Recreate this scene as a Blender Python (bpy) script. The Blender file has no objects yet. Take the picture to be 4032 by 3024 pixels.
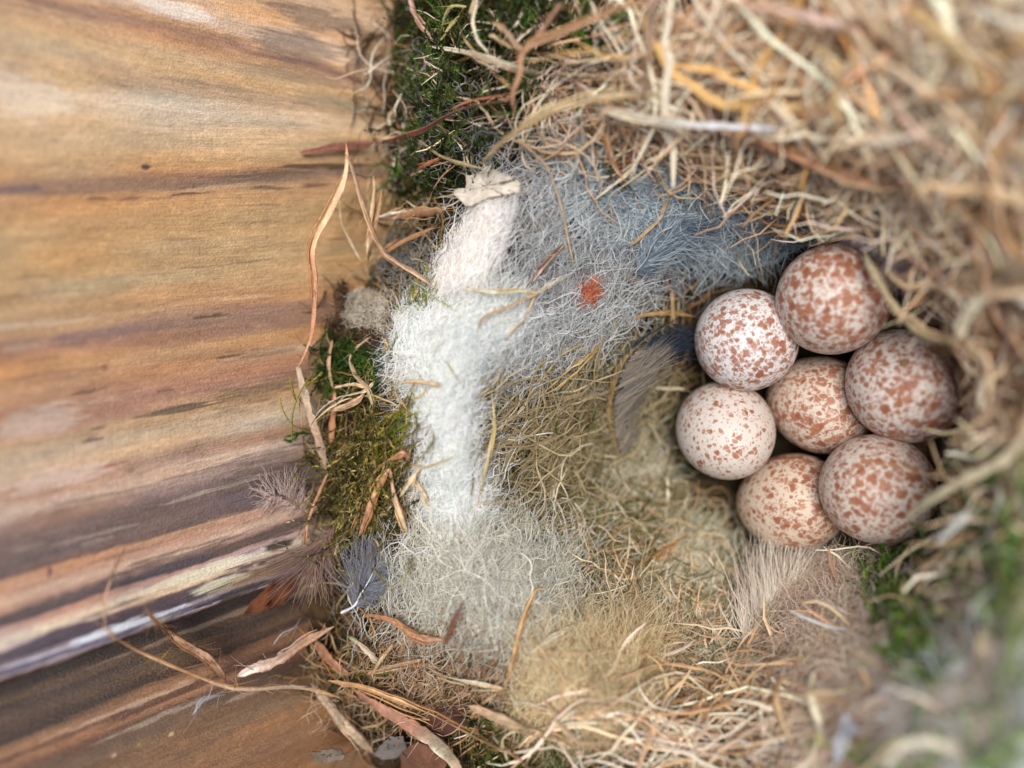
import bpy, math
import numpy as np

# ------------------------------------------------------------------ camera, sky, sun, exposure
sc = bpy.context.scene
sc.unit_settings.system = 'METRIC'
sc.unit_settings.scale_length = 0.01            # one unit is one centimetre
cam_d = bpy.data.cameras.new('camera')
cam = bpy.data.objects.new('camera', cam_d)
sc.collection.objects.link(cam)
CAM_Z = 10.0
cam.location = (0, 0, CAM_Z)
cam_d.sensor_width = 36.0
cam_d.lens = 26.0
cam_d.clip_start = 0.05
cam_d.clip_end = 500.0
cam_d.dof.use_dof = True
cam_d.dof.focus_distance = 9.45
cam_d.dof.aperture_fstop = 0.06
sc.camera = cam
FPX = 2016.0 * 26.0 / 18.0                      # focal length in photo pixels

SUN = np.array((-0.12, 0.12, 0.98)); SUN = SUN / np.linalg.norm(SUN)
world = bpy.data.worlds.new('World'); sc.world = world
world.use_nodes = True
wn = world.node_tree
bg = wn.nodes['Background']
sky = wn.nodes.new('ShaderNodeTexSky')
sky.sky_type = 'NISHITA'; sky.sun_disc = False
sky.sun_elevation = math.asin(SUN[2]); sky.sun_rotation = math.atan2(SUN[0], SUN[1])
wn.links.new(sky.outputs[0], bg.inputs[0])
bg.inputs[1].default_value = 0.055
sun_d = bpy.data.lights.new('sun', 'SUN'); sun = bpy.data.objects.new('sun', sun_d)
sc.collection.objects.link(sun)
sun_d.energy = 2.6; sun_d.angle = math.radians(32); sun_d.color = (1.0, 0.96, 0.90)
from mathutils import Vector
sun.rotation_euler = Vector(SUN).to_track_quat('Z', 'Y').to_euler()
sun.location = Vector(SUN) * 40
sc.view_settings.view_transform = 'Standard'; sc.view_settings.look = 'None'
sc.view_settings.gamma = 1.0; sc.view_settings.use_curve_mapping = False
sc.view_settings.exposure = 0.78
sc.cycles.max_bounces = 20; sc.cycles.diffuse_bounces = 16; sc.cycles.transmission_bounces = 16
sc.cycles.use_denoising = True

# ------------------------------------------------------------------ helpers
C = sc.collection
def lin(c):
    c = np.asarray(c, float) / 255.0
    return np.where(c <= 0.04045, c / 12.92, ((c + 0.055) / 1.055) ** 2.4)
def P(u, v, z):
    """photo pixel + height towards the camera (cm) -> point in the place"""
    u = np.asarray(u, float); v = np.asarray(v, float); z = np.asarray(z, float)
    d = CAM_Z - z
    return np.stack([(u - 2016) * d / FPX, (1512 - v) * d / FPX, z + 0 * u], -1)
def tag(o, label=None, cat=None, group=None, kind=None):
    if label: o['label'] = label
    if cat: o['category'] = cat
    if group: o['group'] = group
    if kind: o['kind'] = kind
    return o
def empty(name, loc=(0, 0, 0)):
    o = bpy.data.objects.new(name, None); C.objects.link(o); o.location = loc
    o.empty_display_size = 0.3
    return o
def raw_mesh(name, verts, faces, mat, cols=None, parent=None, smooth=True, origin=None):
    """faces: int array (F,3) or (F,4); object origin at ORIGIN"""
    verts = np.asarray(verts, float).reshape(-1, 3)
    if origin is None: origin = verts.mean(0) if parent is None else np.zeros(3)
    verts = verts - np.asarray(origin)
    if not isinstance(faces, list): faces = [faces]
    faces = [np.asarray(f, np.int64) for f in faces if len(f)]
    me = bpy.data.meshes.new(name)
    nl = sum(f.size for f in faces); nf = sum(len(f) for f in faces)
    me.vertices.add(len(verts)); me.loops.add(nl); me.polygons.add(nf)
    me.vertices.foreach_set('co', verts.astype(np.float32).ravel())
    me.loops.foreach_set('vertex_index', np.concatenate([f.ravel() for f in faces]).astype(np.int32))
    tot = np.concatenate([np.full(len(f), f.shape[1]) for f in faces])
    st = np.concatenate([[0], np.cumsum(tot)[:-1]])
    me.polygons.foreach_set('loop_start', st.astype(np.int32))
    me.polygons.foreach_set('use_smooth', np.full(nf, smooth))
    me.update(calc_edges=True)
    if cols is not None:
        a = me.attributes.new('Col', 'FLOAT_COLOR', 'POINT')
        cc = np.ones((len(verts), 4), np.float32); cc[:, :3] = np.asarray(cols).reshape(-1, 3)
        a.data.foreach_set('color', cc.ravel())
    me.materials.append(mat)
    o = bpy.data.objects.new(name, me); C.objects.link(o)
    o.location = origin
    if parent is not None: o.parent = parent
    return o
def part(name, verts, faces, mat, parent, cols=None, smooth=True):
    """a part under PARENT: geometry given in place, stored relative to the parent"""
    return raw_mesh(name, np.asarray(verts) - np.array(parent.location), faces, mat, cols, parent, smooth, origin=np.zeros(3))
def grid_faces(n, m):
    i = np.arange(n - 1)[:, None] * m + np.arange(m - 1)[None]
    i = i.ravel()
    return np.stack([i, i + 1, i + m + 1, i + m], -1)
def tube_geo(paths, rad, sides=3, flat=1.0, twist=None):
    """paths (N,K,3), rad (N,K) -> verts (N,K,S,3), faces"""
    N, K, _ = paths.shape
    t = np.gradient(paths, axis=1)
    t /= np.linalg.norm(t, axis=-1, keepdims=True) + 1e-9
    up = np.array((0.03, 0.02, 1.0))
    n1 = np.cross(t, up); n1 /= np.linalg.norm(n1, axis=-1, keepdims=True) + 1e-9
    n2 = np.cross(n1, t)
    if twist is not None:
        c, s = np.cos(twist)[..., None], np.sin(twist)[..., None]
        n1, n2 = n1 * c + n2 * s, n2 * c - n1 * s
    a = np.arange(sides) * 2 * np.pi / sides
    r = rad[..., None, None]
    v = paths[:, :, None] + r * (np.cos(a)[:, None] * n1[:, :, None] + flat * np.sin(a)[:, None] * n2[:, :, None])
    base = (np.arange(N)[:, None, None] * K + np.arange(K - 1)[None, :, None]) * sides
    j = np.arange(sides)[None, None]; j2 = (j + 1) % sides
    f = np.stack([base + j, base + j2, base + sides + j2, base + sides + j], -1).reshape(-1, 4)
    return v, f
class Geo:
    """collects pieces of one mesh"""
    def __init__(s): s.v, s.f4, s.f3, s.c, s.n = [], [], [], [], 0
    def add(s, v, f, c):
        v = np.asarray(v).reshape(-1, 3); f = np.asarray(f)
        c = np.broadcast_to(np.asarray(c, float), (len(v), 3)) if np.ndim(c) == 1 else np.asarray(c).reshape(-1, 3)
        s.v.append(v); s.c.append(c)
        (s.f4 if f.shape[1] == 4 else s.f3).append(f + s.n); s.n += len(v)
        return s
    def tubes(s, paths, rad, cols, sides=3, flat=1.0, twist=None):
        v, f = tube_geo(paths, rad, sides, flat, twist)
        N, K, S, _ = v.shape
        cols = np.asarray(cols, float)
        if cols.ndim == 2: cols = cols[:, None, None]
        elif cols.ndim == 3: cols = cols[:, :, None]
        return s.add(v, f, np.broadcast_to(cols, (N, K, S, 3)).reshape(-1, 3))
    def build(s, name, mat, parent=None):
        f = []; smooth = mat not in (M_FUR, M_BARB, M_FIBRE)      # hair-thin three-sided strands keep their true facets
        if s.f4: f.append(np.concatenate(s.f4))
        if s.f3: f.append(np.concatenate(s.f3))
        v = np.concatenate(s.v); c = np.concatenate(s.c)
        if parent is not None: return part(name, v, f, mat, parent, c, smooth)
        return raw_mesh(name, v, f, mat, c, None, smooth)
def catmull(pts, n):
    p = np.asarray(pts, float)
    if len(p) == 2: p = np.array([p[0], (p[0] + p[1]) / 2, p[1]])
    q = np.concatenate([[2 * p[0] - p[1]], p, [2 * p[-1] - p[-2]]])
    seg = np.linalg.norm(np.diff(p[:, :2], axis=0), axis=1); cum = np.concatenate([[0], np.cumsum(seg)])
    s = np.linspace(0, cum[-1], n); i = np.clip(np.searchsorted(cum, s, 'right') - 1, 0, len(p) - 2)
    t = ((s - cum[i]) / (seg[i] + 1e-9))[:, None]
    a, b, c, d = q[i], q[i + 1], q[i + 2], q[i + 3]
    return 0.5 * (2 * b + (c - a) * t + (2 * a - 5 * b + 4 * c - d) * t ** 2 + (3 * b - a - 3 * c + d) * t ** 3)

# ------------------------------------------------------------------ materials
def fibre_mat(name, rough=0.7, trans=0.0, spec=0.25, bump=0.0, bscale=60, mottle=0.0):
    m = bpy.data.materials.new(name); m.use_nodes = True
    nt = m.node_tree; b = nt.nodes['Principled BSDF']; out = nt.nodes['Material Output']
    at = nt.nodes.new('ShaderNodeAttribute'); at.attribute_name = 'Col'
    col = at.outputs['Color']
    if mottle:
        n = nt.nodes.new('ShaderNodeTexNoise'); n.inputs['Scale'].default_value = bscale * .35; n.inputs['Detail'].default_value = 4
        tc = nt.nodes.new('ShaderNodeTexCoord'); nt.links.new(tc.outputs['Object'], n.inputs['Vector'])
        mr = nt.nodes.new('ShaderNodeMapRange'); mr.inputs[1].default_value = .3; mr.inputs[2].default_value = .7
        mr.inputs[3].default_value = 1 - mottle; mr.inputs[4].default_value = 1 + mottle
        nt.links.new(n.outputs[0], mr.inputs[0])
        mx = nt.nodes.new('ShaderNodeVectorMath'); mx.operation = 'SCALE'
        nt.links.new(col, mx.inputs[0]); nt.links.new(mr.outputs[0], mx.inputs['Scale']); col = mx.outputs[0]
    nt.links.new(col, b.inputs['Base Color'])
    b.inputs['Roughness'].default_value = rough
    b.inputs['Specular IOR Level'].default_value = spec
    if bump:
        n = nt.nodes.new('ShaderNodeTexNoise'); n.inputs['Scale'].default_value = bscale; n.inputs['Detail'].default_value = 3
        tc = nt.nodes.new('ShaderNodeTexCoord'); nt.links.new(tc.outputs['Object'], n.inputs['Vector'])
        bp = nt.nodes.new('ShaderNodeBump'); bp.inputs['Strength'].default_value = bump; bp.inputs['Distance'].default_value = 0.02
        nt.links.new(n.outputs[0], bp.inputs['Height']); nt.links.new(bp.outputs[0], b.inputs['Normal'])
    if trans:
        tr = nt.nodes.new('ShaderNodeBsdfTranslucent'); nt.links.new(col, tr.inputs[0])
        mx = nt.nodes.new('ShaderNodeMixShader'); mx.inputs[0].default_value = trans
        nt.links.new(b.outputs[0], mx.inputs[1]); nt.links.new(tr.outputs[0], mx.inputs[2])
        nt.links.new(mx.outputs[0], out.inputs[0])
    return m
M_FUR = fibre_mat('fur', 0.8, 0.4, 0.1)
M_FELT = fibre_mat('felted_wool', 0.95, 0.15, 0.05, bump=0.9, bscale=38, mottle=0.05)
M_FIBRE = fibre_mat('dry_fibre', 0.7, 0.2, 0.3)
M_STRAW = fibre_mat('straw', 0.55, 0.12, 0.4, bump=0.5, bscale=45, mottle=0.22)
M_MOSS = fibre_mat('moss', 0.6, 0.3, 0.3)
M_SHEET = fibre_mat('papery_sheet', 0.75, 0.3, 0.2, bump=0.6, bscale=20, mottle=0.15)
M_BED = fibre_mat('nest_bed', 0.9, 0.0, 0.1, bump=1.0, bscale=14, mottle=0.45)
M_BARB = fibre_mat('feather_barb', 0.7, 0.35, 0.2)

# ------------------------------------------------------------------ wooden box: two boards meeting in a corner
def z_board(u):
    t = (np.asarray(u, float) + 300) / 1850.0
    return CAM_Z - 1.0 / (0.1351 + (0.0893 - 0.1351) * t)
SLQ = np.array([-700, 100, 250, 420, 680, 1000, 1350, 1700, 1990, 2240, 2474, 2800, 3500, 4200])
SLV = np.array([0.30, 0.24, 0.20, 0.10, -0.035, -0.075, -0.125, -0.20, -0.27, -0.33, -0.36, -0.40, -0.42, -0.42])
def slope(q): return np.interp(q, SLQ, SLV)
def row_of(u, v):
    q = np.asarray(v, float).copy()
    for _ in range(8): q = v - slope(q) * (u - 600)
    return q
Q_EDGE = 2474.0
def z_low(u, v):
    return z_board(u) - 0.55 + 0.00095 * np.clip(row_of(u, v) - Q_EDGE, 0, 2000)
def z_wood(u, v):
    q = row_of(u, v)
    zb = z_board(u) + 0.10 * np.exp(-((q - 2380) / 130.0) ** 2)
    return np.where(q < Q_EDGE, zb, z_low(u, v))

rg = np.random.default_rng(11)
def smooth_noise(x, period, rng):
    n = int(np.ceil((x.max() - x.min()) / period)) + 4
    k = rng.normal(size=n); xx = (x - x.min()) / period + 1
    i = np.floor(xx).astype(int); f = xx - i; f = f * f * (3 - 2 * f)
    return k[i] * (1 - f) + k[i + 1] * f
def noise2(a, b, pa, pb, rng):
    """value noise on the outer grid a x b"""
    na = int(np.ceil((a.max() - a.min()) / pa)) + 3; nb = int(np.ceil((b.max() - b.min()) / pb)) + 3
    k = rng.normal(size=(na, nb))
    x = (a - a.min()) / pa; y = (b - b.min()) / pb
    i = np.floor(x).astype(int)[:, None]; j = np.floor(y).astype(int)[None]
    f = (x - np.floor(x))[:, None]; g = (y - np.floor(y))[None]
    f = f * f * (3 - 2 * f); g = g * g * (3 - 2 * g)
    return (k[i, j] * (1 - f) * (1 - g) + k[i + 1, j] * f * (1 - g) + k[i, j + 1] * (1 - f) * g + k[i + 1, j + 1] * f * g)

def paint_board(q, u, stops, rng, n_dark, n_pale, marks=()):
    """wood colours on rows q and columns u: growth bands, grain, weather stains, each with its own shape, plus painted sheen, highlights and corner shade"""
    sq = np.array([s[0] for s in stops], float); scol = np.array([lin(s[1]) for s in stops])
    wob = noise2(q, u, 90, 600, rng) * 15 + noise2(q, u, 34, 260, rng) * 6 + noise2(q, u, 11, 110, rng) * 4 + noise2(q, u, 5, 26, rng) * 3
    qq = q[:, None] + wob
    col = np.stack([np.interp(qq, sq, scol[:, k]) for k in range(3)], -1)
    g = (noise2(q, u, 6, 110, rng) * .045 + noise2(q, u, 16, 200, rng) * .045 + noise2(q, u, 50, 160, rng) * .05
         + noise2(q, u, 9, 16, rng) * .05 + noise2(q, u, 22, 36, rng) * .05 + noise2(q, u, 5, 9, rng) * .05)
    col *= np.exp(g)[..., None]
    hue = noise2(q, u, 60, 380, rng) * .06
    col *= np.stack([1 + hue, 1 + 0 * hue, 1 - hue * 1.2], -1)
    dark = lin((88, 68, 66)); pale = lin((226, 200, 168))
    jobs = []
    for k in range(n_dark): jobs.append((rng.uniform(q[0], q[-1]), rng.uniform(u[0], u[-1]), rng.exponential(90) + 25, rng.uniform(2, 5), rng.uniform(.12, .5), dark))
    for k in range(n_pale): jobs.append((rng.uniform(q[0], q[-1]), rng.uniform(u[0], u[-1]), rng.exponential(160) + 60, rng.uniform(3, 10), rng.uniform(.1, .35), pale))
    for (mu, mv, ln, hw, st, c) in marks: jobs.append((float(row_of(np.float64(mu), np.float64(mv))), mu, ln, hw, st, lin(c)))
    edge = noise2(q, u, 6, 60, rng) * .35
    for q0, u0, ln, hw, st, c in jobs:
        iq = np.where(abs(q - q0) < hw * 3 + 25)[0]; iu = np.where(abs(u - u0) < ln * 1.6)[0]
        if not len(iq) or not len(iu): continue
        sl = np.ix_(iq, iu)
        x = (u[iu] - u0) / ln
        y = (q[iq, None] - q0 + wob[sl] * .5) / (hw * np.sqrt(np.clip(1.25 - x ** 2 * .8, .05, 2)))
        d = np.sqrt(y ** 2 + (abs(x)[None] ** 3)) + edge[sl]
        m = st * np.clip((1.25 - d) / .5, 0, 1)
        col[sl] += (c - col[sl]) * m[..., None]
    return np.clip(col * np.array((1.10, 1.15, 1.24)), 0.004, 0.9)

def wood_mat(name):
    m = fibre_mat(name, 0.46, 0, 0.5)
    nt = m.node_tree; b = nt.nodes['Principled BSDF']
    tc = nt.nodes.new('ShaderNodeUVMap')
    def noise(sx, sy, det):
        mp = nt.nodes.new('ShaderNodeMapping'); mp.inputs['Scale'].default_value = (sx, sy, 1)
        n = nt.nodes.new('ShaderNodeTexNoise'); n.inputs['Scale'].default_value = 1; n.inputs['Detail'].default_value = det
        n.inputs['Roughness'].default_value = .6
        nt.links.new(tc.outputs[0], mp.inputs[0]); nt.links.new(mp.outputs[0], n.inputs['Vector'])
        return n.outputs[0]
    n1 = noise(9, 30, 6); n2 = noise(26, 34, 4)
    ad = nt.nodes.new('ShaderNodeMath'); nt.links.new(n1, ad.inputs[0]); nt.links.new(n2, ad.inputs[1])
    bp = nt.nodes.new('ShaderNodeBump'); bp.inputs['Strength'].default_value = 0.55; bp.inputs['Distance'].default_value = 0.03
    nt.links.new(ad.outputs[0], bp.inputs['Height']); nt.links.new(bp.outputs[0], b.inputs['Normal'])
    mr = nt.nodes.new('ShaderNodeMapRange'); mr.inputs[1].default_value = .7; mr.inputs[2].default_value = 1.3
    mr.inputs[3].default_value = .84; mr.inputs[4].default_value = 1.12
    nt.links.new(ad.outputs[0], mr.inputs[0])
    at = [n for n in nt.nodes if n.type == 'ATTRIBUTE'][0]
    mx = nt.nodes.new('ShaderNodeVectorMath'); mx.operation = 'SCALE'
    nt.links.new(at.outputs['Color'], mx.inputs[0]); nt.links.new(mr.outputs[0], mx.inputs['Scale'])
    n3 = noise(2.2, 62, 3); n4 = noise(7, 26, 5)
    m3 = nt.nodes.new('ShaderNodeMapRange'); nt.links.new(n3, m3.inputs[0])          # fine fibre lines
    for k, x in zip((1, 2, 3, 4), (.38, .62, .86, 1.08)): m3.inputs[k].default_value = x
    m4 = nt.nodes.new('ShaderNodeMapRange'); nt.links.new(n4, m4.inputs[0])          # pores: short dark dashes
    for k, x in zip((1, 2, 3, 4), (.26, .36, .72, 1.0)): m4.inputs[k].default_value = x
    mm = nt.nodes.new('ShaderNodeMath'); mm.operation = 'MULTIPLY'; nt.links.new(m3.outputs[0], mm.inputs[0]); nt.links.new(m4.outputs[0], mm.inputs[1])
    m2 = nt.nodes.new('ShaderNodeVectorMath'); m2.operation = 'SCALE'
    nt.links.new(mx.outputs[0], m2.inputs[0]); nt.links.new(mm.outputs[0], m2.inputs['Scale'])
    nt.links.new(m2.outputs[0], b.inputs['Base Color'])
    return m
M_WOOD = wood_mat('box_wood')

def board(name, q, u, zf, stops, seed, n_dark, n_pale, marks, parent, label):
    rng = np.random.default_rng(seed)
    U, Q = np.meshgrid(u, q)
    V = Q + slope(Q) * (U - 600)
    Z = zf(U, V, Q) + noise2(q, u, 60, 500, rng) * .012
    pts = P(U, V, Z)
    col = paint_board(q, u, stops, rng, n_dark, n_pale, marks)
    n, m = U.shape
    front = pts.reshape(-1, 3)
    # real thickness: a back sheet and rims behind the face, away from the opening
    back = front + np.array((-0.9, -0.25 if name == 'side_board' else -1.0, -1.1 if name == 'side_board' else -0.9))
    f = grid_faces(n, m)
    idx = np.arange(n * m).reshape(n, m)
    ring = np.concatenate([idx[0, :], idx[1:, -1], idx[-1, -2::-1], idx[-2:0:-1, 0]])
    r2 = np.roll(ring, -1); o = n * m
    rim = np.stack([ring, ring + o, r2 + o, r2], -1)
    bq = np.stack([idx[0, 0], idx[-1, 0], idx[-1, -1], idx[0, -1]])[None] + o
    ob = part(name, np.concatenate([front, back]), [f[:, ::-1], rim, f + o], M_WOOD, parent, np.concatenate([col.reshape(-1, 3)] * 2))
    uv = ob.data.uv_layers.new(name='UVMap')
    s = np.concatenate([U.ravel(), U.ravel()]) / 300.0; w = np.concatenate([Q.ravel(), Q.ravel()]) / 300.0
    li = np.zeros(len(ob.data.loops), np.int32); ob.data.loops.foreach_get('vertex_index', li)
    uv.data.foreach_set('uv', np.stack([s[li], w[li]], -1).astype(np.float32).ravel())
    ob['label'] = label
    return ob

box = empty('nest_box', tuple(P(600, 2474, z_board(600))))
tag(box, 'wooden nest box of warm streaky boards whose grain runs down towards the nest', 'nest box')
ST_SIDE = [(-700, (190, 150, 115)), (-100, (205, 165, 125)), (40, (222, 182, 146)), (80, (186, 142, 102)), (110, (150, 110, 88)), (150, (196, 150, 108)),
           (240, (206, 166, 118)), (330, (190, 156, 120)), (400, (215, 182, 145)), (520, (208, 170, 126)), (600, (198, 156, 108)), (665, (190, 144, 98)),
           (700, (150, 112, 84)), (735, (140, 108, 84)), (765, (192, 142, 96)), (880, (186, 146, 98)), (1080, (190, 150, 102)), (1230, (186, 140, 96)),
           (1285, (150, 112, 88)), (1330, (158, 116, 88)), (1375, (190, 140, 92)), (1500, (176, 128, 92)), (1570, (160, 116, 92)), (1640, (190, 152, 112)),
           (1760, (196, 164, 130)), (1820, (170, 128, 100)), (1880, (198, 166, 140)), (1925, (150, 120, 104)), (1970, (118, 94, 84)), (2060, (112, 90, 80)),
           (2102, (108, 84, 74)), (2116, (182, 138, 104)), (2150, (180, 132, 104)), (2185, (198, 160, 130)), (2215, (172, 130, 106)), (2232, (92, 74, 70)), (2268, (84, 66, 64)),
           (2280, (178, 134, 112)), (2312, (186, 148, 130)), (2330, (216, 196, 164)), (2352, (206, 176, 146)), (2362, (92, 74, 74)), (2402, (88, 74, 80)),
           (2412, (150, 130, 122)), (2436, (142, 126, 130)), (2446, (104, 92, 104)), (2464, (112, 100, 112)), (2472, (196, 170, 156)), (2480, (80, 60, 50)), (2520, (70, 52, 42))]  # last rows put the sky-lit rim and dark end face into the colour
MK = [(574, 655, 16, 13, .9, (60, 45, 40)), (1300, 655, 200, 16, .8, (62, 50, 36)), (1060, 690, 220, 10, .55, (96, 80, 58)), (730, 770, 60, 6, .8, (72, 54, 50)),
      (390, 788, 50, 7, .7, (96, 66, 56)), (510, 790, 40, 7, .6, (100, 70, 62)), (60, 735, 120, 16, .6, (98, 80, 84)), (1070, 752, 80, 8, .7, (92, 70, 58)), (1240, 735, 60, 9, .7, (86, 62, 48)),
      (1150, 180, 160, 60, .55, (98, 84, 76)), (1270, 80, 220, 35, .6, (110, 84, 70)), (1180, 300, 220, 26, .45, (120, 104, 84)), (1330, 430, 160, 40, .4, (130, 118, 92)), (850, 345, 190, 15, .45, (132, 112, 90)),
      (1390, 560, 120, 20, .4, (110, 98, 70)), (1500, 240, 150, 90, .5, (90, 70, 50)),
      (690, 40, 170, 26, .6, (246, 226, 206)), (100, 380, 190, 60, .4, (240, 218, 188)), (260, 300, 150, 20, .4, (232, 190, 130)), (1000, 50, 140, 30, .5, (232, 168, 106)),  # cream marks paint the highlights at the upper left of the board
      (380, 1310, 190, 20, .45, (122, 92, 92)), (280, 1355, 90, 9, .5, (112, 86, 82)), (830, 1252, 70, 5, .8, (88, 62, 36)), (900, 1412, 60, 5, .7, (92, 60, 34)), (410, 1450, 16, 7, .7, (96, 60, 40)),
      (340, 1545, 80, 6, .7, (104, 66, 50)), (700, 1610, 160, 13, .75, (84, 66, 54)), (960, 1560, 200, 34, .5, (96, 78, 56)), (1130, 1500, 110, 30, .4, (90, 72, 50)), (650, 1545, 40, 6, .5, (92, 70, 60)), (1050, 1400, 110, 9, .5, (92, 62, 36)),
      (390, 1675, 32, 6, .8, (88, 72, 70)), (370, 1735, 46, 9, .8, (84, 70, 68)), (150, 1650, 180, 40, .4, (214, 194, 172)), (250, 1870, 240, 26, .5, (222, 190, 172)),
      (450, 1825, 60, 4, .8, (150, 80, 44)), (515, 1850, 16, 10, .4, (110, 74, 60)), (1050, 1850, 200, 60, .4, (76, 62, 44)), (1150, 1700, 120, 20, .4, (104, 86, 60)),
      (1100, 2150, 60, 14, .9, (44, 26, 12)), (195, 2250, 8, 22, .7, (60, 34, 50)), (800, 2250, 150, 22, .7, (222, 206, 170)), (870, 2290, 120, 14, .8, (212, 200, 164)), (700, 2180, 220, 20, .6, (86, 66, 54)), (1000, 2120, 200, 16, .4, (120, 90, 54)),
      (480, 2466, 230, 15, .9, (226, 224, 222)), (150, 2585, 150, 8, .7, (224, 218, 226)), (60, 2540, 120, 7, .5, (206, 180, 176)), (330, 2440, 120, 7, .5, (206, 176, 160)), (560, 2330, 130, 8, .5, (214, 190, 160)), (420, 2405, 140, 6, .6, (84, 66, 66)), (620, 2445, 100, 6, .5, (206, 190, 170)), (950, 2330, 160, 18, .8, (52, 42, 34)), (1050, 2240, 180, 26, .5, (150, 116, 72)), (1130, 2330, 120, 26, .6, (50, 36, 26))]  # palest marks here paint the bluish sky sheen along the lower edge
qs = np.concatenate([np.arange(-1900, -760, 20.0), np.arange(-760, 2474, 4.5), [2474, 2482, 2490]])
us = np.concatenate([np.arange(-1620, -420, 30.0), np.arange(-420, 1960, 9.0)])
def z_side(U, V, Q):
    z = z_board(U) + 0.10 * np.exp(-((Q - 2380) / 130.0) ** 2)
    return z - np.interp(Q, [2466, 2474, 2482, 2490], [0, .03, .22, .62])
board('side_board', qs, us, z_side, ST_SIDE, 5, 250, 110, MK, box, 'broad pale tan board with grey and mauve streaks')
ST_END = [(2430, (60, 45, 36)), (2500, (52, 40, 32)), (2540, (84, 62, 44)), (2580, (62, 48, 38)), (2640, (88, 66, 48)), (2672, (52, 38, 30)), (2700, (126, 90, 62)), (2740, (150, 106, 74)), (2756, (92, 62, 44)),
          (2790, (142, 100, 72)), (2822, (96, 68, 50)), (2870, (102, 78, 58)), (2960, (128, 94, 64)), (3060, (138, 100, 68)), (3200, (128, 94, 66)), (3500, (140, 104, 70)), (4100, (130, 96, 70))]  # darkest first rows hold the corner crevice shade as wood colour
MK2 = [(550, 2940, 10, 9, .8, (150, 120, 60)), (675, 2900, 10, 8, .8, (200, 170, 120)), (450, 2980, 8, 6, .7, (190, 150, 130)), (700, 2560, 160, 12, .5, (110, 82, 44)), (780, 2720, 160, 14, .5, (160, 110, 74)), (1000, 2560, 160, 26, .5, (120, 78, 50)),
       (640, 2760, 200, 8, .7, (74, 46, 34)), (250, 2680, 260, 20, .5, (96, 74, 54))]
def z_end(U, V, Q): return z_board(U) - 0.55 + 0.00095 * np.clip(Q - Q_EDGE, -60, 2000)
board('end_board', np.concatenate([np.arange(2425, 3500, 5.0), np.arange(3500, 4100, 30.0)]), us, z_end, ST_END, 6, 70, 40, MK2, box, 'orange brown board darkened by painted shade, below the pale one')

# ------------------------------------------------------------------ the nest surface
HP = [ # photo u, v, height
 (2935,1333,-.75),(3276,1185,.0),(2857,1697,-.95),(3227,1590,-1.05),(3558,1511,.05),(3112,1976,-1.05),(3457,1918,-.02),
 (2700,1500,-1.05),(2630,1720,-1.35),(2780,1950,-1.3),(2990,2230,-.9),(3300,2190,-.05),(3500,2190,.4),(3690,2040,1.0),(3760,1880,1.15),
 (3560,1230,.8),(3540,1100,1.1),(3430,960,1.0),(3200,930,.05),(3000,1060,-.5),(2780,1180,-.7),(3730,1480,.7),(3850,1500,1.5),(3790,1300,1.5),
 (2300,2000,-.4),(2300,1500,.05),(2450,1750,-1.0),(2100,1750,.15),(2600,2250,-.35),
 (1800,1300,.75),(1780,1700,.7),(1870,2250,.6),(2000,2350,.6),(2300,2650,.8),(1900,900,.6),(2150,1150,.5),(2500,800,.55),(2650,950,.1),(2400,1150,.3),
 (2300,450,1.0),(2700,480,1.3),(3000,550,1.45),(3300,750,1.4),(3200,300,1.9),(3700,200,2.6),(4100,400,3.0),(3800,800,2.3),(4000,1200,2.8),(2700,100,1.5),
 (3900,1800,2.5),(4200,1800,3.1),(3300,2400,.5),(3100,2600,.9),(3550,2500,2.0),(3800,2300,2.4),(3950,2800,3.4),(3500,2850,2.4),(3000,2850,1.2),(2600,2900,1.1),(2200,2950,.9),
 (2700,2550,.35),(1900,2850,.7),(1750,2650,.5),(1550,2550,.25),(1500,2300,.1),(1420,2050,-.1),(1400,1800,-.1),(1420,1550,-.1),(1450,1320,-.2),(1620,1150,-.1),(1720,800,-.1),(1780,500,.2),(1800,200,.3),(2200,200,.8),(1750,-200,.3),(2200,-300,.9),(3000,-300,2.0),(4200,-300,3.3),(4500,1200,3.6),(4500,3000,4.2),(3500,3400,3.0),(2500,3400,1.5),(1700,3300,.7),
 (1620,0,-1.0),(1590,250,-1.05),(1530,500,-1.0),(1590,800,-1.15),(1480,1080,-.95),(1320,1300,-.75),(1280,1500,-.65),(1230,1800,-.55),(1240,2100,-.6),(1230,2350,-.6),(1180,2560,-.5),(1350,2780,-.5),(1600,3000,-.4),(1500,3300,-.5),(1560,-300,-1.0)]
HP += [(1150,v,-1.6) for v in (-300,100,500,800,1100)] + [(1000,v,-1.5) for v in (1400,1800,2200,2500)] + [(1100,3000,-1.3),(1200,3400,-1.3)] + [(600,v,-2.2) for v in (0,800,1600,2400,3200)]
HP = np.array(HP, float)
GU = np.arange(400, 4801, 20.0); GV = np.arange(-600, 3801, 20.0)
def _tps(r2): return np.where(r2 > 0, r2 * np.log(r2 + 1e-12), 0) * .5
def fit_surface():
    xy = HP[:, :2] / 1000.0; n = len(xy)
    A = _tps(((xy[:, None] - xy[None]) ** 2).sum(-1)) + np.eye(n) * 0.012
    Pm = np.concatenate([np.ones((n, 1)), xy], 1)
    L = np.block([[A, Pm], [Pm.T, np.zeros((3, 3))]])
    sol = np.linalg.solve(L, np.concatenate([HP[:, 2], np.zeros(3)]))
    X, Y = np.meshgrid(GU / 1000, GV / 1000)
    pts = np.stack([X.ravel(), Y.ravel()], -1)
    out = np.concatenate([_tps(((p[:, None] - xy[None]) ** 2).sum(-1)) @ sol[:n] + sol[n] + p @ sol[n + 1:] for p in np.array_split(pts, 20)])
    return np.clip(out.reshape(X.shape), -2.5, 4.6)
HG = fit_surface()
GX, GY = np.meshgrid(GU, GV)
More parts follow.
